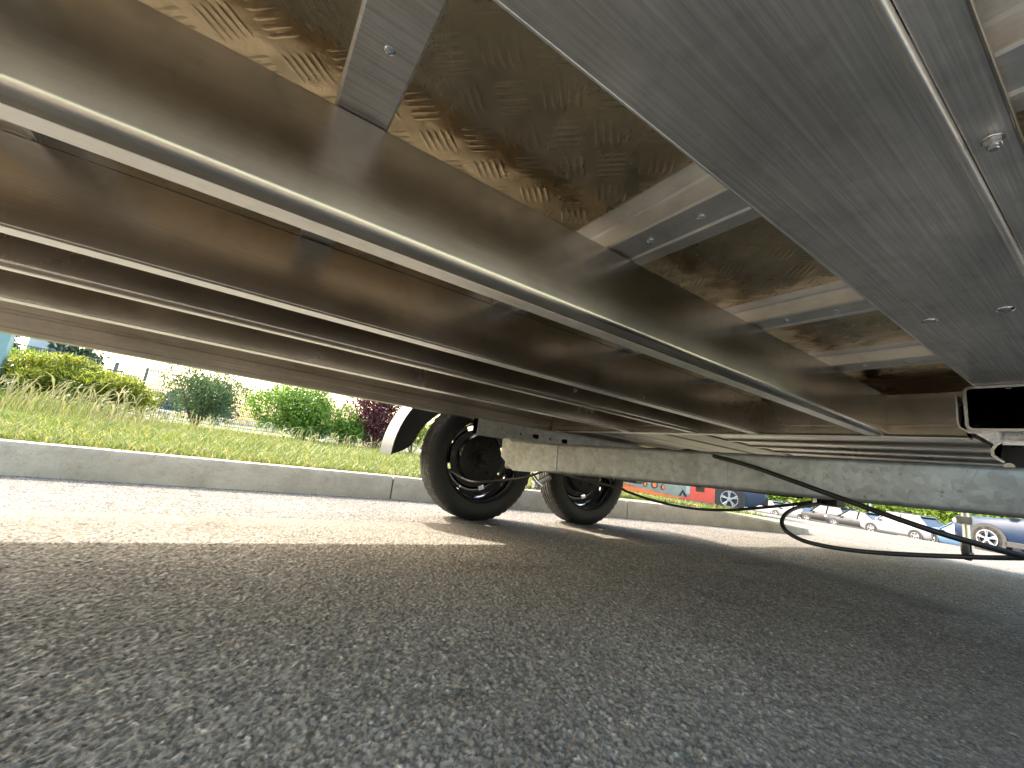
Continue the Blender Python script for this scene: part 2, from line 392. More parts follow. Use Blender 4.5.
# the nearest stretch of road as real aggregate: stones of uneven height with pits between
def aggregate(x0, x1, y0, y1, step):
    xs_, ys_ = np.arange(x0, x1, step), np.arange(y0, y1, step); nx, ny = len(xs_), len(ys_)
    X, Y = np.meshgrid(xs_, ys_, indexing='ij')
    X = X + rng.uniform(-.3, .3, X.shape) * step; Y = Y + rng.uniform(-.3, .3, Y.shape) * step
    def worley(cell, seed):
        r = np.random.default_rng(seed); gx, gy = int((x1 - x0) / cell) + 5, int((y1 - y0) / cell) + 5
        px, py = r.random((gx, gy)), r.random((gx, gy)); val, top = r.random((gx, gy)), r.random((gx, gy)); sz = r.uniform(.75, 1.35, (gx, gy))
        ci, cj = ((X - x0) / cell).astype(int) + 2, ((Y - y0) / cell).astype(int) + 2; ux, uy = (X - x0) / cell + 2, (Y - y0) / cell + 2
        f1 = np.full(X.shape, 9.); f2 = np.full(X.shape, 9.); vv = np.zeros(X.shape); tt = np.zeros(X.shape)
        for a in (-1, 0, 1):
            for b in (-1, 0, 1):
                i, j = np.clip(ci + a, 0, gx - 1), np.clip(cj + b, 0, gy - 1)
                d = np.hypot(i + px[i, j] - ux, j + py[i, j] - uy) / sz[i, j]; m = d < f1
                f2 = np.where(m, f1, np.minimum(f2, d)); f1 = np.where(m, d, f1); vv = np.where(m, val[i, j], vv); tt = np.where(m, top[i, j], tt)
        return np.clip((f2 - f1) * 2.6, 0, 1), vv, tt
    e1, v1, t1 = worley(0.0062, 3); e2, v2, t2 = worley(0.0042, 5); e3, v3, t3 = worley(0.030, 9)
    big = (t1 > 0.42)
    h = np.where(big, np.sqrt(e1) * (0.0015 + 0.0026 * t1), np.sqrt(e2) * (0.0008 + 0.0018 * t2)) - 0.0014 * (t3 < 0.22) * e3
    val = np.where(big, v1, v2 * .8); val = np.where((np.where(big, e1, e2) < .12), val * .45, val)
    fade = np.minimum(np.minimum(X - x0, x1 - X), np.minimum(Y - y0, y1 - Y)); fade = np.clip(fade / 0.5, 0, 1)
    Z = 0.0042 + np.clip(h, -0.002, .02) * np.clip(fade * 2.5, 0.25, 1)
    V = np.stack([X, Y, Z], -1).reshape(-1, 3); i, j = np.meshgrid(np.arange(nx - 1), np.arange(ny - 1), indexing='ij')
    a = (i * ny + j).ravel(); o = raw_mesh('road_surface', V, np.stack([a, a + ny, a + ny + 1, a + 1], -1), 'asphalt_near')
    at = o.data.attributes.new('stone', 'FLOAT', 'POINT'); at.data.foreach_set('value', val.ravel().astype(np.float32))
    at = o.data.attributes.new('blend', 'FLOAT', 'POINT'); at.data.foreach_set('value', fade.ravel().astype(np.float32))
    return o
tag(aggregate(-0.85, 3.0, 0.0, 2.2, 0.0034), kind='structure')

# kerb line: parallel to the road, then bending round into the car park entrance
KL = [(-40, 3.13), (-12, 3.13), (-5.6, 3.13), (-3.4, 3.13), (-1.2, 3.135), (1.0, 3.14), (2.1, 2.99), (3.2, 2.80), (4.4, 2.61), (5.5, 2.45), (6.3, 2.52), (7.1, 3.0), (7.9, 4.0), (8.6, 5.6), (9.0, 8), (9.1, 14), (9.1, 22), (9.1, 45)]
def offs(P, d):
    out = []
    for i, p in enumerate(P):
        a = Vector(P[max(i - 1, 0)]); b = Vector(P[min(i + 1, len(P) - 1)]); t = (b - a).normalized()
        out.append((p[0] - t.y * d, p[1] + t.x * d))
    return out
KW, KH = 0.16, 0.165
kerb = empty('kerb', (1.0, 3.2, 0)); tag(kerb, kind='structure')
fin = [KL[0]]
for a, b in zip(KL[:-1], KL[1:]): fin.append(b)
front, back = fin, offs(fin, KW)
prof_k = [(0.0, 0.0), (0.012, KH - 0.03), (0.03, KH), (KW - 0.01, KH), (KW, KH - 0.01), (KW, 0.0)]
def kerb_stone(i0, i1):
    bm = bmesh.new(); rings = []
    F = [Vector(p) for p in front[i0:i1 + 1]]; B = [Vector(p) for p in back[i0:i1 + 1]]
    g = 0.006
    t0 = (F[1] - F[0]).normalized() * g; t1 = (F[-1] - F[-2]).normalized() * g
    for k in range(len(F)):
        s = t0 if k == 0 else (-t1 if k == len(F) - 1 else Vector((0, 0)))
        f, b = F[k] + s, B[k] + s; z = float(tz(f.x)); ring = []; hk = float(np.interp(f.x, [4.4, 6.3], [1.0, 0.45]))
        for (u, h) in prof_k:
            q = f + (b - f) * (u / KW); ring.append(bm.verts.new((q.x, q.y, z + h * hk - (0.05 if h == 0 else 0))))
        rings.append(ring)
    n = len(prof_k)
    for A, C in zip(rings[:-1], rings[1:]):
        for k in range(n): bm.faces.new((A[k], A[(k + 1) % n], C[(k + 1) % n], C[k]))
    bm.faces.new(rings[0]); bm.faces.new(rings[-1][::-1])
    from_bm('kerb_stone', bm, 'concrete', kerb, angle=30)
for i0, i1 in [(0, 1), (1, 2), (2, 3), (3, 4), (4, 5), (5, 7), (7, 9), (9, 11), (11, 13), (13, 15), (15, 16), (16, 17)]:
    kerb_stone(i0, i1)
# narrow mortar bed under and between the stones
bm = bmesh.new()
fa, ba = offs(fin, 0.02), offs(fin, KW - 0.01)
for k in range(len(fin) - 1):
    q = [fa[k], fa[k + 1], ba[k + 1], ba[k]]
    bm.faces.new([bm.verts.new((p[0], p[1], float(tz(p[0])) + (KH - 0.02) * float(np.interp(p[0], [4.4, 6.3], [1.0, 0.45])))) for p in q])
    q2 = [(fa[k], -0.02), (fa[k + 1], -0.02), (fa[k + 1], KH - 0.02), (fa[k], KH - 0.02)]
    bm.faces.new([bm.verts.new((p[0], p[1], float(tz(p[0])) + h * float(np.interp(p[0], [4.4, 6.3], [1.0, 0.45])))) for p, h in q2])
from_bm('mortar_bed', bm, 'soil_grass', kerb)

# verge: raised bank behind the kerb
bk = offs(fin, KW - 0.004)
def verge_z(x, y): return tz(x) + (KH - 0.012) * np.interp(x, [4.4, 6.3], [1.0, 0.45]) + 0.02 * np.minimum(1, np.maximum(0, (np.asarray(y) - 3.3) / 6))
bm = bmesh.new(); rows = []
fr = [0, .01, .03, .06, .1, .16, .25, .4, .6, 1.0]
for p in bk:
    row = []
    for u in fr:
        y = p[1] + (44 - p[1]) * u if p[1] < 43 else p[1]
        row.append(bm.verts.new((p[0], y, float(verge_z(p[0], y)))))
    rows.append(row)
for A, B in zip(rows[:10], rows[1:11]):
    for k in range(len(fr) - 1): bm.faces.new((A[k], B[k], B[k + 1], A[k + 1]))
for i in range(10, 17):
    A, B = rows[i], rows[i + 1]
    for k in range(len(fr) - 1):
        try: bm.faces.new((A[k], B[k], B[k + 1], A[k + 1]))
        except ValueError: pass
vg = from_bm('verge', bm, 'soil_grass', smooth=True); tag(vg, kind='structure')

# ------------------------------------------------------------------ grass
def inside_verge(x, y):
    yk = np.interp(x, [p[0] for p in bk[:12]], [p[1] for p in bk[:12]])
    return y > yk + 0.01
def blades(name, x, y, hgt, wid, lean, mat, label, cat):
    n = len(x); a = rng.uniform(0, 2 * np.pi, n); z = verge_z(x, y) - 0.005
    ca, sa = np.cos(a), np.sin(a); la = rng.uniform(0, 2 * np.pi, n); lx, ly = np.cos(la) * lean * hgt, np.sin(la) * lean * hgt
    P = np.zeros((n, 5, 3))
    P[:, 0] = np.stack([x - ca * wid, y - sa * wid, z], -1); P[:, 1] = np.stack([x + ca * wid, y + sa * wid, z], -1)
    P[:, 2] = np.stack([x + ca * wid * .7 + lx * .35, y + sa * wid * .7 + ly * .35, z + hgt * .6], -1)
    P[:, 3] = np.stack([x - ca * wid * .7 + lx * .35, y - sa * wid * .7 + ly * .35, z + hgt * .6], -1)
    P[:, 4] = np.stack([x + lx, y + ly, z + hgt], -1)
    b = np.arange(n)[:, None] * 5
    F = np.concatenate([b + np.array([[0, 1, 2]]), b + np.array([[0, 2, 3]]), b + np.array([[3, 2, 4]])])
    o = raw_mesh(name, P.reshape(-1, 3), F, mat)
    return tag(o, label, cat, kind='stuff')
n = 95000
gy = 3.28 + 8.5 * rng.random(n) ** 1.7; gx = rng.uniform(-7, 8.2, n) * (0.35 + 0.65 * np.minimum(1, gy / 9)) + 0.6
ok = inside_verge(gx, gy); gx, gy = gx[ok], gy[ok]
blades('short_grass', gx, gy, rng.uniform(0.02, 0.075, len(gx)) * (1 + 0.5 * (gy > 5)), rng.uniform(0.0025, 0.005, len(gx)) * (0.8 + gy / 9), 0.75, 'grass_blade',
       'short mown green and yellow grass behind the kerb', 'grass')
n = 9000
ty = rng.uniform(7.2, 11.5, n); tx = rng.uniform(-5.5, 5.5, n) + 0.3
keep = (np.sin(tx * 2.3 + ty) + rng.normal(0, 0.7, n)) > -0.1; keep |= tx < -1.4
tx, ty = tx[keep], ty[keep]
blades('tall_grass', tx, ty, rng.uniform(0.12, 0.42, len(tx)) * np.where(tx < -1.8, 0.95, 0.42), rng.uniform(0.004, 0.008, len(tx)), 0.5, 'grass_blade',
       'tall unmown grass round the feet of the shrubs', 'grass')
# seed heads on bent stalks
n = 900
sx_ = np.concatenate([rng.uniform(-5.4, -1.0, 560), rng.uniform(-1.6, 3.4, 340)]); sy_ = np.concatenate([rng.uniform(6.4, 9.6, 560), rng.uniform(6.8, 10.2, 340)])
sh = rng.uniform(0.28, 0.70, n) * np.where(sx_ > -1.6, 0.5, 0.82); P = []; F = []
for i in range(n):
    z0 = float(verge_z(sx_[i], sy_[i])); a = rng.uniform(0, 6.28); l = rng.uniform(.1, .45) * sh[i]; dx, dy = math.cos(a) * l + 0.1 * sh[i], math.sin(a) * l
    pts = [(0, 0, 0), (dx * .3, dy * .3, sh[i] * .6), (dx * .7, dy * .7, sh[i] * .92), (dx * 1.15, dy * 1.15, sh[i] * 1.0)]
    wd = [0.003, 0.0028, 0.0075, 0.002]
    for (ax, ay) in ((1, 0), (0, 1)):
        b0 = len(P)
        for p, q in zip(pts, wd):
            P.append((sx_[i] + p[0] - ax * q, sy_[i] + p[1] - ay * q, z0 + p[2] - q * .3)); P.append((sx_[i] + p[0] + ax * q, sy_[i] + p[1] + ay * q, z0 + p[2] + q * .3))
        for k in range(3): F.append((b0 + 2 * k, b0 + 2 * k + 1, b0 + 2 * k + 3, b0 + 2 * k + 2))
o = raw_mesh('seeding_grass', P, F, 'grass_straw'); tag(o, 'pale straw grass stalks with drooping seed heads beside the low hedge', 'grass', kind='stuff')

# ------------------------------------------------------------------ shrubs and trees
def leaf_cloud(name, blobs, n, size, mat, parent, aspect=0.45, shell=0.55, droop=0.0, up=0.3):
    """small leaf faces spread through overlapping lumps, thicker towards their skins"""
    wts = np.array([b[3] * b[4] * b[5] for b in blobs]) ** 0.8; idx = rng.choice(len(blobs), n, p=wts / wts.sum())
    B = np.array(blobs)[idx]
    d = rng.normal(size=(n, 3)); d /= np.linalg.norm(d, axis=1)[:, None]
    r = shell + (1 - shell) * rng.random(n) ** 0.6; r *= rng.uniform(0.72, 1.12, n) * np.where(rng.random(n) < .10, rng.uniform(1.05, 1.38, n), 1.0)
    c = B[:, :3] + d * r[:, None] * B[:, 3:6]
    t = rng.normal(size=(n, 3)) + d * 0.7 + np.array([0, 0, up]); t /= np.linalg.norm(t, axis=1)[:, None]
    s = np.cross(t, rng.normal(size=(n, 3))); s /= np.linalg.norm(s, axis=1)[:, None]
    L = size * rng.uniform(0.6, 1.3, n)[:, None]
    V = np.stack([c - t * L * .5, c + s * L * aspect * .5, c + t * L * .5 - np.array([0, 0, droop]) * L, c - s * L * aspect * .5], 1)
    F = np.arange(n * 4).reshape(-1, 4)
    return raw_mesh(name, V.reshape(-1, 3), F, mat, parent)
def lumps(cx, cy_, z0, rx, ry, rz, n, jit=0.55, size=0.5):
    out = []
    for i in range(n):
        d = rng.normal(size=3); d /= np.linalg.norm(d); u = jit * rng.random() ** 0.5 * 1.3
        s = size * rng.uniform(0.7, 1.25)
        out.append((cx + d[0] * u * rx, cy_ + d[1] * u * ry, max(z0 + rz * s * 0.8, z0 + rz + d[2] * u * rz), rx * s, ry * s, rz * s))
    return out
def shrub(name, label, cat, x, y, rx, hgt, nleaf, size, mat, stems=5, ry=None, nl=14, aspect=0.45, group=None, stem_h=0.5, z=None, spread=0.5, up=0.3, lsize=0.5, base=0.1, stem_r=0.02):
    z = float(verge_z(x, y)) - 0.01 if z is None else z
    o = empty(name, (x, y, z)); tag(o, label, cat, group)
    ry = ry or rx
    bl = lumps(x, y, z + base * hgt, rx, ry, hgt * (1 - base) / 2, nl, size=lsize)
    leaf_cloud('crown', bl, nleaf, size, mat, o, aspect, up=up)
    for i in range(stems):
        a = 2 * math.pi * i / stems + 0.4; k = spread * rx
        path = spline([(x + 0.04 * math.cos(a), y + 0.04 * math.sin(a), z), (x + k * .4 * math.cos(a), y + k * .4 * math.sin(a), z + hgt * stem_h * .5),
                       (x + k * math.cos(a), y + k * math.sin(a), z + hgt * stem_h * 1.2)], 4)
        tube('stem' if stems > 1 else 'trunk', path, [stem_r * hgt * (1 - 0.75 * q / (len(path) - 1)) for q in range(len(path))], 'bark', o, 6)
    return o
shrub('round_shrub', 'rounded bright green shrub with dense small leaves by the mesh fence', 'shrub', 1.08, 10.95, 1.05, 1.56, 15000, 0.075, 'leaf_green', nl=26, base=0.0)
shrub('small_shrub', 'small loose green shrub tucked between the round green and the purple shrub', 'shrub', 2.1, 10.6, 0.6, 1.05, 4200, 0.07, 'leaf_green', 4, nl=12, base=0.0)
shrub('oleander_shrub', 'tall olive green vase shaped shrub with bare brown stems', 'shrub', -1.2, 13.7, 1.15, 1.85, 9500, 0.10, 'leaf_olive', 13, nl=20, aspect=0.28, stem_h=0.62, spread=0.62, base=0.08, up=0.9, stem_r=0.011)
shrub('oleander_shrub', 'low wispy pale green shrub at the foot of the tall olive shrub', 'shrub', -2.2, 13.2, 0.45, 0.75, 1500, 0.10, 'grass_blade', 4, nl=8, aspect=0.2, up=1.0)
shrub('purple_shrub', 'dark purple leaved shrub behind the trailer mudguard', 'shrub', 2.85, 10.9, 0.85, 1.75, 7000, 0.075, 'leaf_purple', 6, nl=20, aspect=0.6, base=0.0)
shrub('laurel_shrub', 'yellow green shrub glimpsed between mudguard and tyre', 'shrub', 4.0, 11.4, 0.75, 1.4, 4000, 0.075, 'leaf_bright', 5, nl=14)
for k in range(4):
    shrub('golden_hedge', ('low golden juniper clump beside the pale teal post', 'wide golden green juniper clump in the middle of the low hedge', 'golden juniper clump with a tall crest inside the low hedge', 'lower golden juniper clump closing the hedge beside the olive shrub')[k], 'hedge', -4.55 + 0.78 * k, 11.2 - 0.28 * k, 0.85, (1.16, 1.15, 1.08, 0.92)[k], 12000, 0.10, 'leaf_gold', 4, nl=20, aspect=0.22, ry=0.6, group='golden juniper hedge clumps', up=0.8, lsize=0.42)
shrub('broad_shrub', 'bright green spreading bush rising behind the golden hedge', 'shrub', -6.3, 19.0, 1.45, 1.75, 8000, 0.13, 'leaf_bright', 5, nl=18)

# mesh fence
fence = empty('mesh_fence', (-4.7, 22.4, float(verge_z(-4.7, 22.4))))
tag(fence, 'tall grey welded wire mesh fence with dark posts behind the shrubs', 'fence')
FA, FB = Vector((-12.0, 20.2)), Vector((9.0, 28.6)); nP = 8; fz = 0.17
for i in range(nP + 1):
    p = FA.lerp(FB, i / nP)
    bm = bmesh.new(); bm_box(bm, p.x - .045, p.x + .045, p.y - .045, p.y + .045, fz, fz + 2.12, 0.008)
    from_bm('post', bm, 'post_steel', fence)
    if i == nP: break
    q = FA.lerp(FB, (i + 1) / nP); bm = bmesh.new(); d = (q - p)
    def wire(a, b, r):
        a, b = Vector(a), Vector(b); t = (b - a).normalized(); s = t.cross(Vector((0.37, -0.93, 0.0))).normalized() * r; u = t.cross(s).normalized() * r
        A = [bm.verts.new(a + v) for v in (s, u, -s, -u)]; Bv = [bm.verts.new(b + v) for v in (s, u, -s, -u)]
        for k in range(4): bm.faces.new((A[k], A[(k + 1) % 4], Bv[(k + 1) % 4], Bv[k]))
    for k in range(11): wire((p.x, p.y, fz + 0.05 + 0.2 * k), (q.x, q.y, fz + 0.05 + 0.2 * k), 0.017)
    nv = 34
    for k in range(nv):
        c = p + d * ((k + .5) / nv); wire((c.x, c.y, fz + 0.02), (c.x, c.y, fz + 2.08), 0.016)
    tag(from_bm('wire_panel', bm, 'wire_grey', fence), kind='stuff')

# things beyond the fence
pole = empty('utility_pole', (-6.9, 31.5, 0)); tag(pole, 'dark wooden utility pole with short crossarm behind the hedge', 'pole')
tube('shaft', [(-6.9, 31.5, 0), (-6.9, 31.5, 2.95)], [0.11, 0.09], 'post_steel', pole, 8)
box('crossarm', -7.25, -6.55, 31.44, 31.56, 2.42, 2.52, 'post_steel', pole)
pole2 = empty('lamp_pole', (-10.6, 29.6, 0)); tag(pole2, 'thick dark pole rising behind the bright green bush', 'pole')
tube('shaft', [(-10.6, 29.6, 0), (-10.6, 29.6, 5.2)], [0.17, 0.13], 'post_steel', pole2, 8)
box('collar', -10.8, -10.4, 29.4, 29.8, 2.45, 2.6, 'post_steel', pole2, 0.02)
teal = empty('teal_post', (-3.78, 10.5, 0.17)); tag(teal, 'pale teal painted square post standing before the hedge', 'post')
box('post_shaft', -3.86, -3.69, 10.42, 10.59, 0.15, 2.1, 'teal_paint', teal, 0.012)
box('base_plate', -3.95, -3.60, 10.33, 10.68, 0.15, 0.175, 'teal_paint', teal, 0.004)
tw = empty('tower_block', (-17.2, 57.2, 0)); tag(tw, 'slim grey blue tower block rising behind the hedge', 'building')
box('wall', -18.5, -16.2, 55.5, 59.0, -0.2, 13.5, 'tower_wall_hazed', tw)
for fl in range(5):
    for wx in (-17.9, -17.0):
        box('window', wx - .3, wx + .3, 55.46, 55.52, 1.0 + fl * 2.6, 2.3 + fl * 2.6, 'car_glass', tw)
box('roof', -18.65, -16.05, 55.35, 59.15, 13.5, 13.8, 'roof_slate', tw)
hs = empty('house', (-14.6, 62, 0)); tag(hs, 'low far house with grey pitched roof beyond the fence', 'house')
box('wall', -17.2, -12.2, 60, 65, -0.2, 2.7, 'house_wall', hs)
bm = bmesh.new(); bm_prism(bm, [(59.5, 2.7), (62.5, 4.3), (65.5, 2.7)], AX, -17.6, -11.8); from_bm('roof', bm, 'roof_slate', hs)
box('chimney', -16.2, -15.6, 62.2, 62.8, 3.9, 5.0, 'house_wall', hs)
for wx in (-16.2, -14.6, -13.1): box('window', wx - .4, wx + .4, 59.95, 60.02, 0.9, 2.0, 'car_glass', hs)
gr = empty('guard_rail', (0.5, 24.0, 0)); tag(gr, 'low white roadside guard rail beyond the verge', 'guard rail')
g0, g1 = Vector((-14, 32.5)), Vector((16, 26.5))
gd = (g1 - g0).normalized()
for k in range(2):
    bm = bmesh.new(); zz = 0.38 + 0.22 * k
    bm_tube(bm, [(g0.x, g0.y, zz), (g1.x, g1.y, zz)], 0.055, 6); from_bm('rail', bm, 'rail_white', gr)
for k in range(13):
    p = g0.lerp(g1, k / 12); box('post', p.x - .05, p.x + .05, p.y + .07, p.y + .17, -0.05, 0.68, 'rail_white', gr)
def far_tree(x, y, rx, hgt, label, mat='leaf_far', nleaf=2500, size=0.5, z=-0.1, trunk=0.25, name='far_tree', nl=14):
    o = empty(name, (x, y, z)); tag(o, label, 'tree', 'trees on the skyline')
    bl = lumps(x, y, z + trunk * hgt * .6, rx, rx, hgt * (1 - trunk * .6) / 2, nl)
    leaf_cloud('crown', bl, nleaf, size, mat, o, 0.6)
    tube('trunk', [(x, y, z), (x, y, z + hgt * .6)], [0.05 * hgt, 0.02 * hgt], 'bark', o, 6)
far_tree(-14.3, 53.0, 2.0, 6.4, 'dark round tree beside the slim grey tower', 'leaf_dark', 4500, 0.42, trunk=.2)
far_tree(-17.2, 47.0, 1.2, 6.0, 'thin spiky dark tree between pole and tower', 'leaf_dark', 1500, 0.34, trunk=.2)
far_tree(-10.0, 50.0, 1.6, 3.1, 'low pale tree in front of the far house', 'leaf_far', 2500, 0.4)
far_tree(-8.2, 62.0, 2.2, 3.6, 'broad hazy tree to the side of the far house', 'leaf_far', 2500, 0.45)
far_tree(-5.4, 64.0, 1.2, 4.0, 'upright hazy conifer past the far house', 'leaf_far', 1800, 0.4)
far_tree(-3.6, 66.0, 1.9, 2.7, 'low hazy tree next to the upright conifer', 'leaf_far', 1800, 0.4)
for k, (fx, fy, fr_, fh) in enumerate([(3, 72, 2.4, 2.0), (7.0, 74, 2.0, 1.7), (10.5, 73, 2.8, 2.1), (15, 76, 3.0, 1.9), (20, 78, 3.4, 2.4), (26, 80, 3.6, 2.8)]):
    far_tree(fx, fy, fr_, fh, 'small hazy tree in the low row along the skyline', 'leaf_far', 1200, 0.5)

# ------------------------------------------------------------------ painted hoarding on the verge
HB0, HB1 = Vector((6.05, 6.15)), Vector((8.15, 4.93))
hd = (HB1 - HB0); hl = hd.length; hd.normalize(); hn = Vector((hd.y, -hd.x))
hz = float(verge_z(7.0, 5.3))
hoard = empty('painted_barrier', (7.1, 5.5, hz)); tag(hoard, 'grey barrier block painted with orange, red and black shapes in grass', 'barrier')
def on_board(name, pts, mat, lift):
    bm = bmesh.new()
    def fn(p, s): 
        q = HB0 + hd * p[0] * 1.24 + hn * s; return (q.x, q.y, hz + p[1] + 0.06)
    bm_prism(bm, pts, fn, lift - 0.004, lift); return from_bm(name, bm, mat, hoard)
bm = bmesh.new()
bm_prism(bm, [(0, -.05), (hl, -.05), (hl, .85), (0, .85)], lambda p, s: ((HB0 + hd * p[0] + hn * s).x, (HB0 + hd * p[0] + hn * s).y, hz + p[1]), -0.25, 0.0)
from_bm('block', bm, 'print_grey', hoard)
on_board('painted_shape', [(0.0, 0), (1.45, 0), (1.45, .03), (1.1, .06), (.75, .11), (.5, .13), (.3, .17), (.18, .12), (0, .22)], 'print_orange', 0.004)
on_board('painted_shape', [(0.03, .24), (.14, .10), (.26, .20), (.22, .30), (.05, .30)], 'print_black', 0.009)
on_board('painted_shape', [(0.25, .16), (.33, .26), (.42, .13), (.42, .18), (.34, .31), (.25, .2)], 'print_black', 0.009)
on_board('painted_shape', [(0.12, .05), (.2, .02), (.25, .09), (.2, .13)], 'print_white', 0.009)
on_board('painted_shape', [(0.48, .13), (.53, .15), (.53, .25), (.50, .22)], 'print_orange', 0.009)
def dab(cx_, cz_, rx_, rz_, m, l): on_board('painted_dot', [(cx_ + rx_ * math.cos(2 * math.pi * k / 14), cz_ + rz_ * math.sin(2 * math.pi * k / 14)) for k in range(14)], m, l)
dab(.80, .20, .035, .05, 'print_black', .009); dab(.795, .20, .022, .035, 'print_orange', .013)
dab(.95, .21, .055, .07, 'print_black', .009); dab(.95, .21, .035, .048, 'print_orange', .013)
dab(1.09, .19, .035, .055, 'print_black', .009); dab(1.095, .19, .022, .04, 'print_orange', .013)
on_board('painted_shape', [(1.36, .06), (1.42, .2), (1.50, .06), (1.46, .05), (1.42, .13), (1.39, .06)], 'print_black', 0.009)
on_board('painted_shape', [(1.47, .12), (1.54, .12), (1.54, .6), (1.47, .6)], 'print_white', 0.009)
on_board('painted_shape', [(1.54, .0), (1.95, .0), (1.95, .7), (1.54, .7)], 'print_red', 0.009)
on_board('painted_shape', [(1.30, .0), (1.53, .0), (1.53, .08), (1.40, .04)], 'print_red', 0.009)
# grass tufts in front of it
tx = rng.uniform(5.6, 8.3, 2600); u = (tx - HB0.x) / (HB1.x - HB0.x); ty = HB0.y + u * (HB1.y - HB0.y) - rng.uniform(0.02, 0.9, 2600)
ok = inside_verge(tx, ty); tx, ty = tx[ok], ty[ok]
blades('tuft_grass', tx, ty, rng.uniform(0.03, 0.11, len(tx)), rng.uniform(0.004, 0.007, len(tx)), 0.6, 'grass_blade', 'grass tufts along the foot of the painted barrier', 'grass')

# ------------------------------------------------------------------ cars
def make_car(label, x, y, rz, paint, suv=True, scale=1.0, group='cars in the car park', cladding=True, roofrack=False):
    z0 = float(tz(x)); root = empty('parked_car', (x, y, z0), rz); tag(root, label, 'car', group)
    M4 = Matrix.Translation((x, y, z0)) @ Matrix.Rotation(rz, 4, 'Z') @ Matrix.Scale(scale, 4)
    def put(name, bm, mat, parent=root, smooth=False, angle=None):
        bmesh.ops.transform(bm, matrix=M4, verts=bm.verts[:]); return from_bm(name, bm, mat, parent, smooth, angle)
    H = 1.66 if suv else 1.46; bh = 1.02 if suv else 0.90; gl = 0.22 if suv else 0.17; Lh = 2.25; W = 0.92
    # body: lofted stations front to back
    st = [(-Lh, .45, .62, .70), (-Lh + .06, .32, .80, .82), (-Lh + .35, gl, .90, .89), (-1.35, gl, bh - .10, W), (-.85, gl, bh - .04, W), (0, gl, bh, W), (1.1, gl, bh + .02, W), (1.65, gl, bh + .03, W), (Lh - .25, gl + .02, bh + .02, .88), (Lh - .05, .30, bh - .05, .82), (Lh, .42, bh - .2, .74)]
    bm = bmesh.new(); rings = []
    for (sx, zl, zt, wv) in st:
        cs = [(0, zl), (wv * .9, zl), (wv * .985, zl + .10), (wv, zl + (zt - zl) * .5), (wv * .97, zt - .10), (wv * .88, zt - .01), (0, zt + .03)]
        full = cs + [(-a, b) for a, b in cs[-2:0:-1]]
        rings.append([bm.verts.new((sx, a, b)) for a, b in full])
    m = len(rings[0])
    for A, B in zip(rings[:-1], rings[1:]):
        for k in range(m): bm.faces.new((A[k], A[(k + 1) % m], B[(k + 1) % m], B[k]))
    bm.faces.new(rings[0][::-1]); bm.faces.new(rings[-1])
    body = put('body', bm, paint, angle=38)
    # greenhouse
    gx = [(-1.15, 0), (-.45, 1), (1.35 if suv else .75, 1), (2.02 if suv else 1.55, 0)]
    bm = bmesh.new(); lo = [(-1.12, .80), (2.05 if suv else 1.65, .80)]; hi = [(-.42, .62), (1.45 if suv else .80, .62)]
    b0 = [bm.verts.new(p) for p in ((lo[0][0], -.80, bh - .02), (lo[1][0], -.80, bh - .02), (lo[1][0], .80, bh - .02), (lo[0][0], .80, bh - .02))]
    t0 = [bm.verts.new(p) for p in ((hi[0][0], -.63, H - .06), (hi[1][0], -.63, H - .06), (hi[1][0], .63, H - .06), (hi[0][0], .63, H - .06))]
    for k in range(4): bm.faces.new((b0[k], b0[(k + 1) % 4], t0[(k + 1) % 4], t0[k]))
    bm.faces.new(t0)
    put('window', bm, 'car_glass')
    bm = bmesh.new(); bm_box(bm, hi[0][0] - .10, hi[1][0] + .12, -.66, .66, H - .07, H, 0.03); put('roof', bm, paint, angle=40)
    for s in (-1, 1):
        for (xa, xb) in ((lo[0][0], hi[0][0]), (.35, .38), (lo[1][0], hi[1][0])):
            bm = bmesh.new(); bm_tube(bm, [(xa, s * .815, bh - .03), (xb, s * .65, H - .04)], 0.045, 6)
            put('pillar', bm, paint)
        bm = bmesh.new(); bm_box(bm, -.98, -.80, s * .95 - .08, s * .95 + .08, bh - .02, bh + .12, .03); put('mirror', bm, paint)
        bm = bmesh.new(); bm_box(bm, -Lh + .04, -Lh + .30, s * .68 - .16, s * .68 + .16, .66, .78, .03); put('headlight', bm, 'lamp_clear')
        bm = bmesh.new(); bm_box(bm, Lh - .20, Lh + .005, s * .74 - .12, s * .74 + .12, bh - .28, bh - .10, .02); put('taillight', bm, 'lamp_red')
        bm = bmesh.new(); bm_box(bm, -.05, .03, s * .925 - .012, s * .925 + .012, bh - .20, bh - .17, .004); put('handle', bm, paint, body)
        if cladding:
            bm = bmesh.new(); bm_box(bm, -1.0, 1.0, s * .915 - .015, s * .915 + .015, gl - .01, gl + .13, .01); put('sill', bm, 'plastic_and_shade_black')
        if roofrack:
            bm = bmesh.new(); bm_tube(bm, [(-.2, s * .58, H + .05), (1.2, s * .58, H + .05)], .02, 6); put('roof_rail', bm, 'plastic_and_shade_black')
    bm = bmesh.new(); bm_box(bm, -Lh - .03, -Lh + .2, -.72, .72, .26, .50, .05); put('front_bumper', bm, 'plastic_and_shade_black')
    bm = bmesh.new(); bm_box(bm, Lh - .2, Lh + .03, -.74, .74, .30, .52, .05); put('rear_bumper', bm, 'plastic_and_shade_black')
    bm = bmesh.new(); bm_box(bm, Lh - .01, Lh + .038, -.26, .26, .56, .67, .0); put('number_plate', bm, 'print_white')
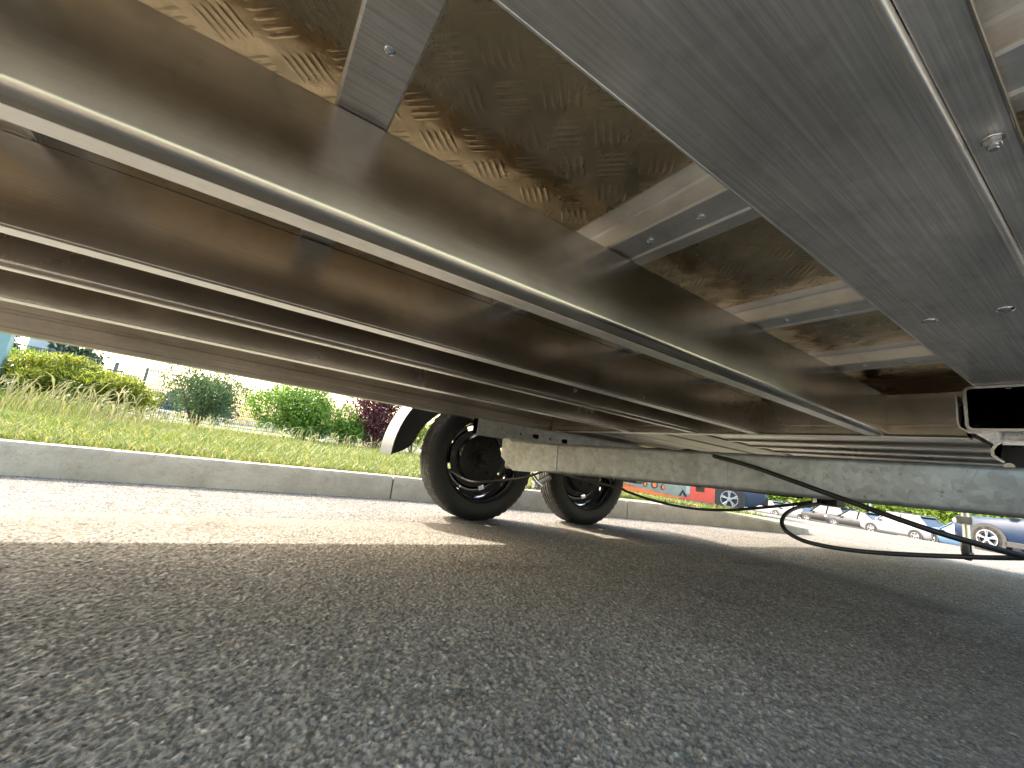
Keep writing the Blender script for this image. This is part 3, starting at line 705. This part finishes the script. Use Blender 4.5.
    for sx in (-1.36, 1.38):
        for s in (-1, 1):
            r = .34 if suv else .315; yw = s * .83
            bm = bmesh.new(); bm_lathe(bm, [(r + .075, -.10), (r + .075, .105), (r * .5, .105), (r * .5, -.10)], 28, (sx, yw, r), 'Y'); put('wheel_arch', bm, 'plastic_and_shade_black', angle=40)
            bm = bmesh.new(); bm_lathe(bm, [(r * .66, -.10), (r * .96, -.10), (r, -.07), (r, .08), (r * .96, .113), (r * .66, .113)], 28, (sx, yw, r), 'Y')
            wh = put('wheel', bm, 'tyre_rubber', angle=40)
            f = .118 if s > 0 else -.118
            bm = bmesh.new(); bm_lathe(bm, [(r * .70, f), (r * .64, f), (r * .62, f * .5), (r * .70, f * .5)], 28, (sx, yw, r), 'Y')
            for k in range(5):
                for dd in (-.13, .13):
                    a = 2 * math.pi * k / 5 + .3; c, sn = math.cos(a + dd), math.sin(a + dd)
                    bm_tube(bm, [(sx + .05 * math.cos(a), yw + f * .93, r + .05 * math.sin(a)), (sx + r * .66 * c, yw + f * .93, r + r * .66 * sn)], .018, 5)
            bm_lathe(bm, [(.001, f * 1.02), (.055, f), (.06, f * .7), (.001, f * .7)], 12, (sx, yw, r), 'Y')
            put('rim', bm, 'alloy', wh, angle=40)
            bm = bmesh.new(); bm_lathe(bm, [(.001, f * .45), (r * .63, f * .45), (r * .63, f * .40), (.001, f * .40)], 20, (sx, yw, r), 'Y'); put('wheel_well', bm, 'plastic_and_shade_black', wh)
    return root
make_car('navy blue SUV with silver multi spoke wheels beside the jockey wheel', 17.78, 1.13, R(-115), 'car_navy', True)
make_car('slate blue car with dark spoked wheel parked past the painted barrier', 11.55, 8.1, R(118), 'car_slate', False, cladding=False)
make_car('white SUV with black cladding and roof rails in the far row', 38.6, 9.9, R(-112), 'car_white', True, roofrack=True)
make_car('dark grey hatchback parked beside the white SUV', 40.0, 12.6, R(-112), 'car_charcoal', False)
make_car('pale blue estate car between white SUV and navy SUV', 37.5, 6.6, R(-112), 'car_skyblue', False, cladding=False)
make_car('black SUV parked on the far side of the dark grey hatchback', 42.3, 15.4, R(-112), 'car_black', True)
make_car('silver car parked beyond the black SUV', 43.8, 18.6, R(-112), 'car_silver', False)
make_car('white hatchback next to the far silver car', 45.0, 21.4, R(-112), 'car_white', False)
make_car('sky blue car at the end of the far parked row', 46.3, 24.3, R(-112), 'car_skyblue', True)
# hedge bank behind the car park
for k in range(9):
    hx, hy = 60 + 1.6 * k, 48 - 5.6 * k
    o = empty('tall_hedge', (hx, hy, -2.0)); tag(o, 'bright yellow green hedge tree behind the parked cars', 'hedge', 'hedge row behind the car park')
    leaf_cloud('crown', lumps(hx, hy, -2.0, 4.2, 4.2, 2.9, 14), 4200, 0.42, 'leaf_bright', o, 0.6)
    tube('trunk', [(hx, hy, -2.0), (hx, hy, 2.2)], [0.15, 0.06], 'bark', o, 6)
lp = empty('lamp_post', (52, 15.6, float(tz(52)))); tag(lp, 'thin teal lamp post before the hedge behind the cars', 'lamp post')
tube('shaft', [(52, 15.6, -1.85), (52, 15.6, 5.2)], [.12, .08], 'teal_paint', lp, 8)
box('lantern', 51.7, 52.3, 15.3, 15.9, 5.2, 5.5, 'teal_paint', lp, .05)
def bay_line(x0, y0, x1, y1, wd=0.12):
    a, b = Vector((x0, y0)), Vector((x1, y1)); t = (b - a).normalized(); s = Vector((-t.y, t.x)) * wd / 2
    n_ = 8; V = []; F = []
    for k in range(n_ + 1):
        p = a.lerp(b, k / n_)
        for q in (p - s, p + s): V.append((q.x, q.y, float(tz(q.x)) + 0.005))
    for k in range(n_): F.append((2 * k, 2 * k + 1, 2 * k + 3, 2 * k + 2))
    o = raw_mesh('bay_marking', V, F, 'paint_line'); tag(o, kind='structure')
for k in range(6): bay_line(33.0 + .8 * k, 6.2 + 2.8 * k, 37.6 + .8 * k, 8.4 + 2.8 * k)

# ------------------------------------------------------------------ the trailer
TR = empty('trailer', (1.77, 1.1, 0)); tag(TR, 'aluminium flatbed trailer on two axles seen from underneath', 'trailer')
X0, XF = -1.2, 6.2           # bed back (unseen, cut short to let light under) and front
ZF, ZB = 0.776, 0.635        # beam top and bottom
XE = 1.753                   # transverse end beam
def c_beam(y, w_, r=0.017, x0=X0 + .05, x1=XE - .002):
    pl = [(y + w_, ZF), (y + 0.004, ZF), (y, ZF - 0.004), (y, ZB + r)] + [(y + r - r * math.cos(R(a)), ZB + r - r * math.sin(R(a))) for a in (15, 30, 45, 60, 75, 90)]
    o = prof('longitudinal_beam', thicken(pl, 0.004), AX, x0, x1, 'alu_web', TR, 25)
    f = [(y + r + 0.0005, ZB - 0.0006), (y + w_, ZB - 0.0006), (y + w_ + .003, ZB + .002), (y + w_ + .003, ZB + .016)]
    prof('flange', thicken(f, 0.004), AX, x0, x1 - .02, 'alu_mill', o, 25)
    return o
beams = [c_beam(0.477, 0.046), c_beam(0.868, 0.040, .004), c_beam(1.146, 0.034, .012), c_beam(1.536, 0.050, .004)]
for y in (0.868, 1.146, 1.536):
    box('gap_fill_strip', X0 + .05, XE - .004, y + .006, y + .012, ZF + .0005, .8125, 'alu_web', TR)  # strips added to darken the open gap above each beam
# far side rail, extruded profile with grooves; near rail a plain thin strip
def rail_poly(y, s):
    t = [(0, .6225), (0, .640), (.004, .643), (.004, .662), (0, .665), (0, .694), (.006, .698), (.006, .706), (0, .71), (0, .83), (.062, .83), (.062, .6225)]
    return [(y + s * a, b) for a, b in t]
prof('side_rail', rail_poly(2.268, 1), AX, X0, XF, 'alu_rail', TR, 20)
prof('side_rail', [(-.10, .777), (-.10, .83), (-.13, .83), (-.13, .777)], AX, X0, XF, 'alu_rail', TR, 20)  # unseen near rail, shaped thin to let light under the bed
box('end_rail', X0 - .06, X0, -0.15, 2.33, .70, .83, 'alu_rail', TR, .004)
box('end_rail', XF, XF + .06, -0.15, 2.33, .6225, .83, 'alu_rail', TR, .004)

# chequer plate floor panels with raised bars
ZP = 0.813
def bar_mesh(x0, x1, y0, y1):
    """five bar pattern, set at 45 degrees to the sheet"""
    cell = 0.058; V = []; F = []; q = math.sqrt(.5); m = int((x1 - x0 + y1 - y0) / cell) + 2
    cxm, cym = (x0 + x1) / 2, (y0 + y1) / 2
    for i in range(-m, m):
        for j in range(-m, m):
            u, v = i * cell, j * cell; gx_, gy_ = cxm + (u - v) * q, cym + (u + v) * q
            if not (x0 + .03 < gx_ < x1 - .03 and y0 + .03 < gy_ < y1 - .03): continue
            ax = (i + j) % 2
            for k in range(5):
                o_ = (k - 2) * 0.0096; L, W_, h_ = 0.0215, 0.0030, 0.0009
                pts = [(-L, 0, 0), (-L * .7, -W_, 0), (L * .7, -W_, 0), (L, 0, 0), (L * .7, W_, 0), (-L * .7, W_, 0), (-L * .62, 0, -h_), (L * .62, 0, -h_)]
                b0 = len(V)
                for (a, b_, c) in pts:
                    p_, r_ = (a, o_ + b_) if ax else (o_ + b_, a)
                    V.append((gx_ + (p_ - r_) * q, gy_ + (p_ + r_) * q, ZP + c))
                F += [(b0 + p, b0 + q_, b0 + r_) for p, q_, r_ in ((0, 1, 6), (1, 2, 7), (1, 7, 6), (2, 3, 7), (3, 4, 7), (4, 5, 6), (4, 6, 7), (5, 0, 6))]
    return V, F
edges = [X0, -0.30, 0.985, 2.42, 3.9, 5.2, XF]
for a, b in zip(edges[:-1], edges[1:]):
    fp = box('floor_panel', a + .002, b - .002, -0.098, 2.266, ZP, ZP + .004, 'alu_floor', TR)
    lo, hi = max(a, X0), min(b, XE)
    if hi - lo > .2:
        V, F = bar_mesh(lo, hi, -0.09, 1.0)
        tag(raw_mesh('tread_bars', V, F, 'alu_floor', fp, smooth=True), kind='stuff')

# hat section cross members lying on the beams
def rivet(parent, x, y, z, r=0.006):
    bm = bmesh.new()
    bm_lathe(bm, [(0.0005, -r * .55), (r * .6, -r * .45), (r, -r * .05), (r, r * .3), (0.0005, r * .3)], 12, (x, y, z), 'Z', False)
    bm_lathe(bm, [(0.0005, -r * .56), (r * .28, -r * .56), (r * .28, -r * .4)], 8, (x, y, z - .0004), 'Z', False)
    return from_bm('rivet', bm, 'bolt_zinc', parent, angle=40)
def cross_member(x, detail=True):
    pl = [(x - .035, ZP - .002), (x - .003, ZP - .002), (x, ZP - .005), (x, ZF + .004), (x + .003, ZF + .0012), (x + .010, ZF + .0012), (x + .013, ZF + .004), (x + .058, ZF + .004), (x + .061, ZF + .0012), (x + .068, ZF + .0012), (x + .071, ZF + .004), (x + .071, ZP - .005), (x + .074, ZP - .002), (x + .135, ZP - .002)]
    o = prof('cross_member', thicken(pl, 0.0015), AY, -0.096, 2.262, 'alu_cross', TR, 30)
    if detail:
        for y in (0.02, 0.33, 0.42, 0.60):
            rivet(o, x + .036, y, ZF + .003)
        for y in (0.40, 0.02): rivet(o, x + .105, y, ZP - .003)
    return o
for x in (-0.86, -0.42): cross_member(x, True)
for x in (0.45, 0.908, 1.345): cross_member(x)
# plain flat strap over the camera's bay, with one rivet
st_ = prof('cross_strap', [(0.010, ZF + .001), (0.066, ZF + .001), (0.069, ZF + .004), (.069, ZP - .001), (.066, ZP - .001), (.066, ZF + .006), (.013, ZF + .006), (.013, ZP - .001), (.007, ZP - .001), (0.007, ZF + .004)], AY, -0.096, 2.262, 'alu_plate', TR, 30)
for y in (0.025, 0.375, 0.70): rivet(st_, 0.040, y, ZF + .002, .0065)
for x in (2.9, 3.5, 4.1, 4.7, 5.3, 5.9): cross_member(x, False)

# transverse end beam
eb = [(XE + .05, ZF), (XE + .003, ZF), (XE, ZF - .003), (XE, ZB + .008), (XE + .003, ZB + .002), (XE + .05, ZB + .002)]
ebo = prof('end_beam', thicken(eb, .004), AY, 0.30, 2.262, 'alu_web', TR, 25)
box('lip', XE - .004, XE + .03, 0.30, 2.262, ZB - .004, ZB + .001, 'alu_mill', ebo, .0015)
box('rib', XE - .003, XE + .001, 0.30, 2.262, .672, .676, 'alu_web', ebo, .001)
for y in (0.56, 0.74, 1.0, 1.34):
    rivet(ebo, XE - .0, y, .70)

# transverse floor planks in the forward half
for k in range(4):
    x = 1.81 + k * 0.25
    pl = [(x, .662), (x + .003, .641), (x + .018, .639), (x + .022, .646), (x + .10, .648), (x + .17, .648), (x + .222, .646), (x + .226, .639), (x + .242, .641), (x + .246, .662)]
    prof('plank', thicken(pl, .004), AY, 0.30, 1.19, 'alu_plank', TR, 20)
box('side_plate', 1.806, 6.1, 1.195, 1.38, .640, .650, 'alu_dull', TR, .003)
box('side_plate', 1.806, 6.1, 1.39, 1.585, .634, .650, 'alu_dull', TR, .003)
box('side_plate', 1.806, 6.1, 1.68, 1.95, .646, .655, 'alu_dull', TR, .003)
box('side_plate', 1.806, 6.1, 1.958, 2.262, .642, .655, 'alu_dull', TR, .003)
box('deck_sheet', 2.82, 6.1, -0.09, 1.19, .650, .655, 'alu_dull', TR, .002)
box('gap_dark_strip', 1.806, 6.1, 1.586, 1.679, .70, .76, 'dark_steel', TR, .002)  # dark strip put above the plate gap so it reads as shade

# wide flat profile near the camera with its rolled lips
ZR = 0.768
fp = box('flat_beam', X0 + .05, 1.655, 0.0865, 0.263, ZR, ZR + .006, 'alu_plate', TR, .0012)
prof('rolled_lip', [(0.0835 + .0042 * math.cos(R(a)), ZR - .0005 + .0055 * math.sin(R(a))) for a in range(0, 360, 24)], AX, X0 + .05, 1.655, 'alu_mill', fp, 60)
box('flange', X0 + .05, 1.655, 0.0485, 0.0788, ZR + .002, ZR + .0065, 'alu_plate', fp, .0008)
prof('edge_highlight', [(0.2635 + .0022 * math.cos(R(a)), ZR + .002 + .0030 * math.sin(R(a))) for a in range(0, 360, 30)], AX, X0 + .05, 1.656, 'alu_mill', fp, 60)  # bright strip added as the highlight along the beam's edge
prof('rolled_lip', [(0.0468 + .0016 * math.cos(R(a)), ZR + .0025 + .003 * math.sin(R(a))) for a in range(0, 360, 24)], AX, X0 + .05, 1.655, 'alu_rail', fp, 60)
for (x, y) in ((1.058, 0.219), (1.057, 0.124), (0.20, 0.219)):
    if x < .5: continue
    bm = bmesh.new(); r = .0125
    bm_lathe(bm, [(0.0005, -.0055), (r * .45, -.0050), (r * .8, -.0030), (r, -.0004), (r, .002), (.0005, .002)], 20, (x, y, ZR - .0003), 'Z', False)
    from_bm('bolt_head', bm, 'bolt_zinc', fp, angle=50)
# hex nut with washer and thread end
bm = bmesh.new(); nx_, ny_, nz_ = 0.552, 0.0625, ZR + .0015
bm_lathe(bm, [(0.00031, -0.00136), (0.00837, -0.00136), (0.00868, -0.00074), (0.00868, 0.00000), (0.00031, 0.00000)], 24, (nx_, ny_, nz_), 'Z', False)
bm_lathe(bm, [(0.00031, -0.00806), (0.00608, -0.00806), (0.00694, -0.00732), (0.00694, -0.00186), (0.00608, -0.00136), (0.00031, -0.00136)], 6, (nx_, ny_, nz_), 'Z', False)
bm_lathe(bm, [(0.00031, -0.01209), (0.00341, -0.01209), (0.00397, -0.01147), (0.00397, -0.00806)], 14, (nx_, ny_, nz_), 'Z', False)
from_bm('nut', bm, 'bolt_zinc', fp, angle=30)

# open channel bracket carrying on forward from the flat beam
cb = [(0.10, .767), (0.272, .767), (0.281, .763), (0.286, .754), (0.286, .660), (0.283, .648), (0.272, .642), (0.10, .642)]
ch = prof('channel_bracket', thicken(cb, -.007), AX, 1.66, 2.30, 'zinc', TR, 30)
box('channel_shade_back', 2.29, 2.30, 0.06, 0.278, .650, .760, 'plastic_and_shade_black', ch)  # black sheets inside the channel stand in for its deep shade
box('channel_shade_side', 1.72, 2.30, 0.095, 0.10, .640, .767, 'plastic_and_shade_black', ch)
box('channel_shade_sheet', 1.675, 2.28, 0.10, 0.2775, .6499, .6505, 'plastic_and_shade_black', ch)
box('channel_shade_sheet', 1.70, 2.28, 0.10, 0.2775, .7589, .7594, 'plastic_and_shade_black', ch)
box('channel_shade_sheet', 1.675, 2.28, 0.2776, 0.2786, .651, .758, 'plastic_and_shade_black', ch)
lb = [(0.3005, .742), (0.3005, .662), (0.297, .650), (0.286, .6405), (0.262, .6405)]
prof('hook_strip', thicken(lb, -.004), AX, 1.655, 1.70, 'zinc', ch, 30)
bm = bmesh.new()
bm_lathe(bm, [(.0005, -.002), (.013, -.002), (.013, .0), (.0005, .0)], 20, (1.672, .203, .757), 'Z', False)
bm_lathe(bm, [(.0005, -.013), (.010, -.013), (.0108, -.012), (.0108, -.002), (.0005, -.002)], 6, (1.672, .203, .757), 'Z', False)
bm_lathe(bm, [(.0005, -.022), (.006, -.021), (.006, -.013)], 12, (1.672, .203, .757), 'Z', False)
from_bm('nut', bm, 'bolt_zinc', ch, angle=30)
# coupling plate hanging below it
hp = [(0.262, .634), (0.262, .604), (0.255, .590), (0.235, .566), (0.225, .560), (0.12, .560), (0.12, .634)]
hb = prof('hanger_plate', hp, AX, 1.90, 1.915, 'dark_steel', TR, 30)
prof('hanger_edge', thicken([(0.12, .628), (0.243, .628), (0.256, .624), (0.262, .612), (0.262, .598), (0.252, .588)], .007), AX, 1.84, 1.918, 'zinc', hb, 30)
tube('pin', [(1.84, .236, .566), (1.93, .236, .566)], .011, 'bolt_zinc', hb, 12)

# chassis channel with punched holes
cc = [(2.16, .618), (2.104, .618), (2.10, .614), (2.10, .524), (2.104, .520), (2.16, .520)]
chs = prof('chassis_channel', thicken(cc, .005), AX, 1.10, 5.4, 'galvanised', TR, 30)
bm = bmesh.new()
for (x, z, rx_, rz_) in ((1.235, .572, .005, .005), (1.40, .566, .008, .008), (1.515, .566, .026, .014), (1.63, .566, .008, .008), (1.75, .566, .026, .014), (2.0, .566, .008, .008), (2.3, .566, .026, .014)):
    a = [bm.verts.new((x + math.copysign(max(0, rx_ - rz_), math.cos(t)) + rz_ * math.cos(t), 2.05, z + rz_ * math.sin(t))) for t in [2 * math.pi * (k + .5) / 20 for k in range(20)]]
    b = [bm.verts.new((v.co.x, 2.13, v.co.z)) for v in a]
    for k in range(20): bm.faces.new((a[k], a[(k + 1) % 20], b[(k + 1) % 20], b[k]))
    bm.faces.new(a[::-1]); bm.faces.new(b)
cut = from_bm('cutter', bm, 'dark_steel')
mod = chs.modifiers.new('holes', 'BOOLEAN'); mod.object = cut; mod.operation = 'DIFFERENCE'; mod.solver = 'EXACT'
bpy.context.view_layer.update()
dg = bpy.context.evaluated_depsgraph_get()
me = bpy.data.meshes.new_from_object(chs.evaluated_get(dg)); chs.modifiers.clear(); chs.data = me
bpy.data.objects.remove(cut)
box('inner_plate', 1.12, 5.3, 2.165, 2.17, .52, .618, 'dark_steel', chs)

# galvanised frame tube crossing under the bed
A, B = Vector((1.09, 1.79, .422)), Vector((2.02, -0.34, .515))
tdir = (B - A).normalized(); tsd = tdir.cross(Vector((0, 0, 1))).normalized(); tup = tsd.cross(tdir)
def ft(a, s): 
    q = A + tdir * s + tsd * a[0] + tup * a[1]; return q
hh, hw = .066, .045; rr = .014
tp = []
for cx_, cz_, a0 in ((hw - rr, hh - rr, 0), (-hw + rr, hh - rr, 90), (-hw + rr, -hh + rr, 180), (hw - rr, -hh + rr, 270)):
    tp += arc(cx_, cz_, rr, a0, a0 + 90, 4)
bm = bmesh.new(); bm_prism(bm, tp, ft, 0.06, (B - A).length)
tb = from_bm('frame_tube', bm, 'galvanised', TR, angle=30)
# bent end shoe on its outer end
bm = bmesh.new()
sh_ = [(.035, hh + .004), (.045, hh + .012), (.085, hh + .012), (.10, hh - .004), (.34, hh - .012), (.34, -hh + .012), (.20, -hh - .006), (.11, -hh - .006), (.035, -.01)]
bm_prism(bm, sh_, lambda p, s: A + tdir * p[0] + tup * p[1] + tsd * s, hw + .001, hw + .0035)
bm_prism(bm, [(.035, hh + .002), (.039, hh + .010), (.085, hh + .010), (.085, hh + .002)], lambda p, s: A + tdir * p[0] + tup * p[1] + tsd * s, -hw, hw + .006)
from_bm('end_shoe', bm, 'galvanised', tb, angle=30)
bm = bmesh.new(); bm_prism(bm, [(hw + .001, -hh + .012), (hw + .004, -hh + .012), (hw + .004, hh - .012), (hw + .001, hh - .012)], ft, .92, 1.02); from_bm('weld_patch', bm, 'galvanised', tb)
# swing arm and hub stubs
tube('brake_rod', [(1.165, 1.62, .352), (1.19, 1.60, .318), (1.215, 1.585, .300)], .011, 'zinc', tb, 10)
tube('brake_rod', [(1.20, 1.60, .312), (1.232, 1.555, .350)], .014, 'galvanised', tb, 10)
box('clip', 1.175, 1.215, 1.595, 1.625, .285, .318, 'zinc', tb, .006)

# ------------------------------------------------------------------ wheels
def tyre_bm(c):
    bm = bmesh.new(); seg = 144; Rr = .390; hwid = .0925
    prf = [(.268, -.078), (.280, -.089), (.315, -hwid - .004), (.347, -hwid - .002), (.371, -.085), (.383, -.074), (Rr, -.062)]
    for g in (-.042, -.014, .014, .042):
        prf += [(Rr, g - .0056), (Rr - .012, g - .0046), (Rr - .012, g + .0046), (Rr, g + .0056)]
    prf += [(Rr, .062), (.383, .074), (.371, .085), (.347, hwid + .002), (.315, hwid + .004), (.280, .089), (.268, .078)]
    rings = bm_lathe(bm, prf, seg, c, 'Y', True)
    for idx in (4, 5, 6, len(prf) - 5, len(prf) - 6, len(prf) - 7):
        for k in range(0, seg, 3):
            v = rings[idx][k]; d = Vector((v.co.x - c[0], 0, v.co.z - c[2])).normalized(); v.co -= d * .006
    for idx in (9, 10, 13, 14, 17, 18):
        for k in range(1, seg, 4):
            v = rings[idx][k]; d = Vector((v.co.x - c[0], 0, v.co.z - c[2])).normalized(); v.co -= d * .002
    # moulded rings on the sidewall
    return bm
def disc_bm(c, s):
    """dished wheel disc with slots round its edge; s = +1: disc towards +Y"""
    bm = bmesh.new(); seg = 96; rad = [.045, .085, .120, .150, .175, .190, .204, .218, .230, .244]
    dy = [.030, .030, .034, .040, .046, .050, .050, .048, .044, .038]
    rings = []
    for r, a in zip(rad, dy): rings.append([bm.verts.new((c[0] + r * math.cos(2 * math.pi * k / seg), c[1] + s * a, c[2] + r * math.sin(2 * math.pi * k / seg))) for k in range(seg)])
    for i in range(len(rings) - 1):
        for k in range(seg):
            ph = k % 12
            if i in (5, 6) and 4 <= ph <= 6 and (k // 12) % 2 == 0: continue
            if i == 6 and ph == 5: continue
            bm.faces.new((rings[i][k], rings[i][(k + 1) % seg], rings[i + 1][(k + 1) % seg], rings[i + 1][k]))
    bmesh.ops.solidify(bm, geom=bm.faces[:], thickness=.003)
    return bm
def wheel(x, y, s):
    c = (x, y, .384)
    bm = bmesh.new()
    bm_lathe(bm, [(0.2770, -.082), (0.2800, -.080), (0.2780, -.074), (0.2650, -.068), (0.2590, -.055), (0.2490, -.030), (0.2430, .020), (0.2490, .052), (0.2610, .066), (0.2780, .074), (0.2800, .080), (0.2770, .082), (0.2700, .072), (0.2550, .060), (0.2450, .050), (0.2390, .020), (0.2430, -.030), (0.2530, -.055), (0.2610, -.074)], 72, c, 'Y')
    wh = from_bm('wheel', bm, 'rim_black', TR, angle=50)
    bm = tyre_bm(c); ty_ = from_bm('tyre', bm, 'tyre_rubber', wh, angle=28)
    ty_.data.materials.append(MAT['tyre_tread'])
    for p_ in ty_.data.polygons:
        if math.hypot(p_.center.x - c[0], p_.center.z - c[2]) > .3835 and abs(p_.center.y - c[1]) < .075: p_.material_index = 1
    bm = disc_bm(c, s); from_bm('wheel_disc', bm, 'rim_black', wh, angle=50)
    for q in (-s,):
        bm = bmesh.new(); bm_lathe(bm, [(.2795, q * .0825), (.2825, q * .0795), (.2795, q * .0765), (.2760, q * .0845)], 72, c, 'Y'); from_bm('bead_ring', bm, 'rim_chrome', wh, angle=60)
    bm = bmesh.new()
    bm_lathe(bm, [(.0005, -s * .055), (.06, -s * .055), (.066, -s * .045), (.142, -s * .040), (.154, -s * .034), (.156, s * .020), (.0005, s * .024)], 40, c, 'Y', False)
    for k in range(6):
        a = k * math.pi / 3; bm_lathe(bm, [(.0005, -s * .058), (.009, -s * .058), (.009, -s * .04)], 6, (c[0] + .10 * math.cos(a), c[1], c[2] + .10 * math.sin(a)), 'Y', False)
    from_bm('brake_drum', bm, 'drum_black', wh, angle=40)
    bm = bmesh.new(); bm_tube(bm, [(x, y - s * .05, .384), (x, y - s * .14, .384), (x - .03, y - s * .2, .42)], [.030, .034, .036], 12); from_bm('stub_axle', bm, 'dark_steel', wh, angle=50)
for x in (1.325, 2.255):
    wheel(x, 2.445, 1); wheel(x, -0.36, -1)
# mudguards: curved strip plus hanging outer skirt
def mudguard(y0, y1, ys):
    R0 = .55; cxa, cxb, cz_ = 1.262, 2.28, .345
    pa = arc(cxa, cz_, R0, 180, 90, 22); pb = arc(cxb, cz_, R0, 90, 0, 22); pth = pa + pb
    bm = bmesh.new(); bm_prism(bm, thicken(pth, .003), AY, y0, y1); mg = from_bm('mudguard', bm, 'guard_paint', TR, angle=30)
    inn = [(cxa + (p[0] - cxa) * .993, cz_ + (p[1] - cz_) * .993) for p in pa] + [(cxb + (p[0] - cxb) * .993, cz_ + (p[1] - cz_) * .993) for p in pb]
    bm = bmesh.new(); bm_prism(bm, thicken(inn, -.0015), AY, y0 + .001, y1 - .001); from_bm('liner', bm, 'plastic_and_shade_black', mg, angle=30)
    # outer skirt: ring sector, rounded at its lower end
    o_ = [(p[0], p[1]) for p in inn]
    i_ = []
    for k, p in enumerate(o_):
        u = min(k, len(o_) - 1 - k); d = (.07, .135, .165, .18, .185)[min(u, 4)]
        ctr = (cxa, cz_) if p[0] < cxa else ((cxb, cz_) if p[0] > cxb else (p[0], cz_))
        v = Vector((p[0] - ctr[0], p[1] - ctr[1])).normalized(); i_.append((p[0] - v.x * d, p[1] - v.y * d))
    bm = bmesh.new(); a = min(ys, ys + .004)
    for y in (ys, ys + .004):
        vo = [bm.verts.new((p[0], y, p[1])) for p in o_]; vi = [bm.verts.new((p[0], y, p[1])) for p in i_]
        for k in range(len(o_) - 1): bm.faces.new((vo[k], vo[k + 1], vi[k + 1], vi[k]))
    from_bm('skirt', bm, 'plastic_and_shade_black', mg)
mudguard(2.36, 2.60, 2.588)

# ------------------------------------------------------------------ cables
def cable(P, d): tube('cable', spline(P, 8), d / 2, 'cable_black', TR, 10)
cable([(1.05, 2.30, .300), (0.995, 1.9, 0.271), (1.088, 1.765, 0.299), (1.146, 1.638, 0.331), (1.209, 1.465, 0.404), (1.276, 1.29, 0.471), (1.356, 1.148, 0.511), (1.43, 1.06, 0.520), (1.50, 1.00, .505), (1.62, 1.05, .47)], .011)
cable([(1.62, 1.12, .48), (1.52, 1.06, .515), (1.464, 1.001, 0.527), (1.424, 0.776, 0.492), (1.409, 0.615, 0.451), (1.423, 0.495, 0.416), (1.437, 0.318, 0.366), (1.51, 0.184, 0.337), (1.57, 0.103, 0.32), (1.8, -.1, .34), (2.2, -.2, .5)], .014)
cable([(1.60, 1.90, .36), (1.512, 1.411, 0.34), (1.528, 1.345, 0.327), (1.598, 1.247, 0.305), (1.689, 1.133, 0.297), (1.718, 0.993, 0.313), (1.76, 0.839, 0.353), (1.754, 0.716, 0.386), (1.76, 0.687, 0.395)], .012)
cable([(1.75, .66, .405), (1.685, 0.637, 0.395), (1.567, 0.654, 0.373), (1.479, 0.654, 0.35), (1.416, 0.64, 0.32), (1.385, 0.604, 0.295), (1.392, 0.544, 0.281), (1.458, 0.442, 0.284), (1.521, 0.278, 0.313), (1.59, 0.171, 0.337), (1.75, .0, .38), (2.0, -.2, .5)], .012)
jb = box('junction_box', 1.70, 1.77, .60, .675, .388, .420, 'plastic_and_shade_black', TR, .006)
box('clip', 1.693, 1.70, .655, .668, .388, .425, 'zinc', jb, .001)
box('clamp_plate', 1.60, 1.72, .72, .86, .408, .420, 'galvanised', TR, .004)
tube('clamp_bar', [(1.62, .98, .408), (1.70, .70, .412)], .012, 'dark_steel', TR, 10)
for (x, y) in ((1.443, 1.208), (1.521, 0.981)):
    box('bracket', x - .012, x + .012, y - .012, y + .012, .375, .43, 'galvanised', TR, .003)

# ------------------------------------------------------------------ drawbar and jockey wheel
box('drawbar', 5.3, 7.4, 1.09, 1.19, .56, .66, 'galvanised', TR, .006)
jw = tube('jockey_tube', [(6.45, 1.158, .20), (6.45, 1.158, .78)], .030, 'zinc', TR, 16)
tube('inner_tube', [(6.45, 1.158, .14), (6.45, 1.158, .24)], .024, 'galvanised', jw, 14)
box('clamp', 6.40, 6.50, 1.10, 1.22, .36, .44, 'galvanised', jw, .008)
box('fork', 6.40, 6.50, 1.115, 1.122, .085, .20, 'zinc', jw, .002)
box('fork', 6.40, 6.50, 1.194, 1.201, .085, .20, 'zinc', jw, .002)
bm = bmesh.new(); bm_lathe(bm, [(.03, -.028), (.095, -.030), (.105, -.020), (.105, .020), (.095, .030), (.03, .028)], 28, (6.45, 1.158, .105), 'Y'); from_bm('jockey_wheel', bm, 'tyre_rubber', jw, angle=40)
tube('crank', [(6.45, 1.158, .78), (6.45, 1.158, .82), (6.45, 1.30, .83), (6.45, 1.30, .90)], .009, 'zinc', jw, 8)
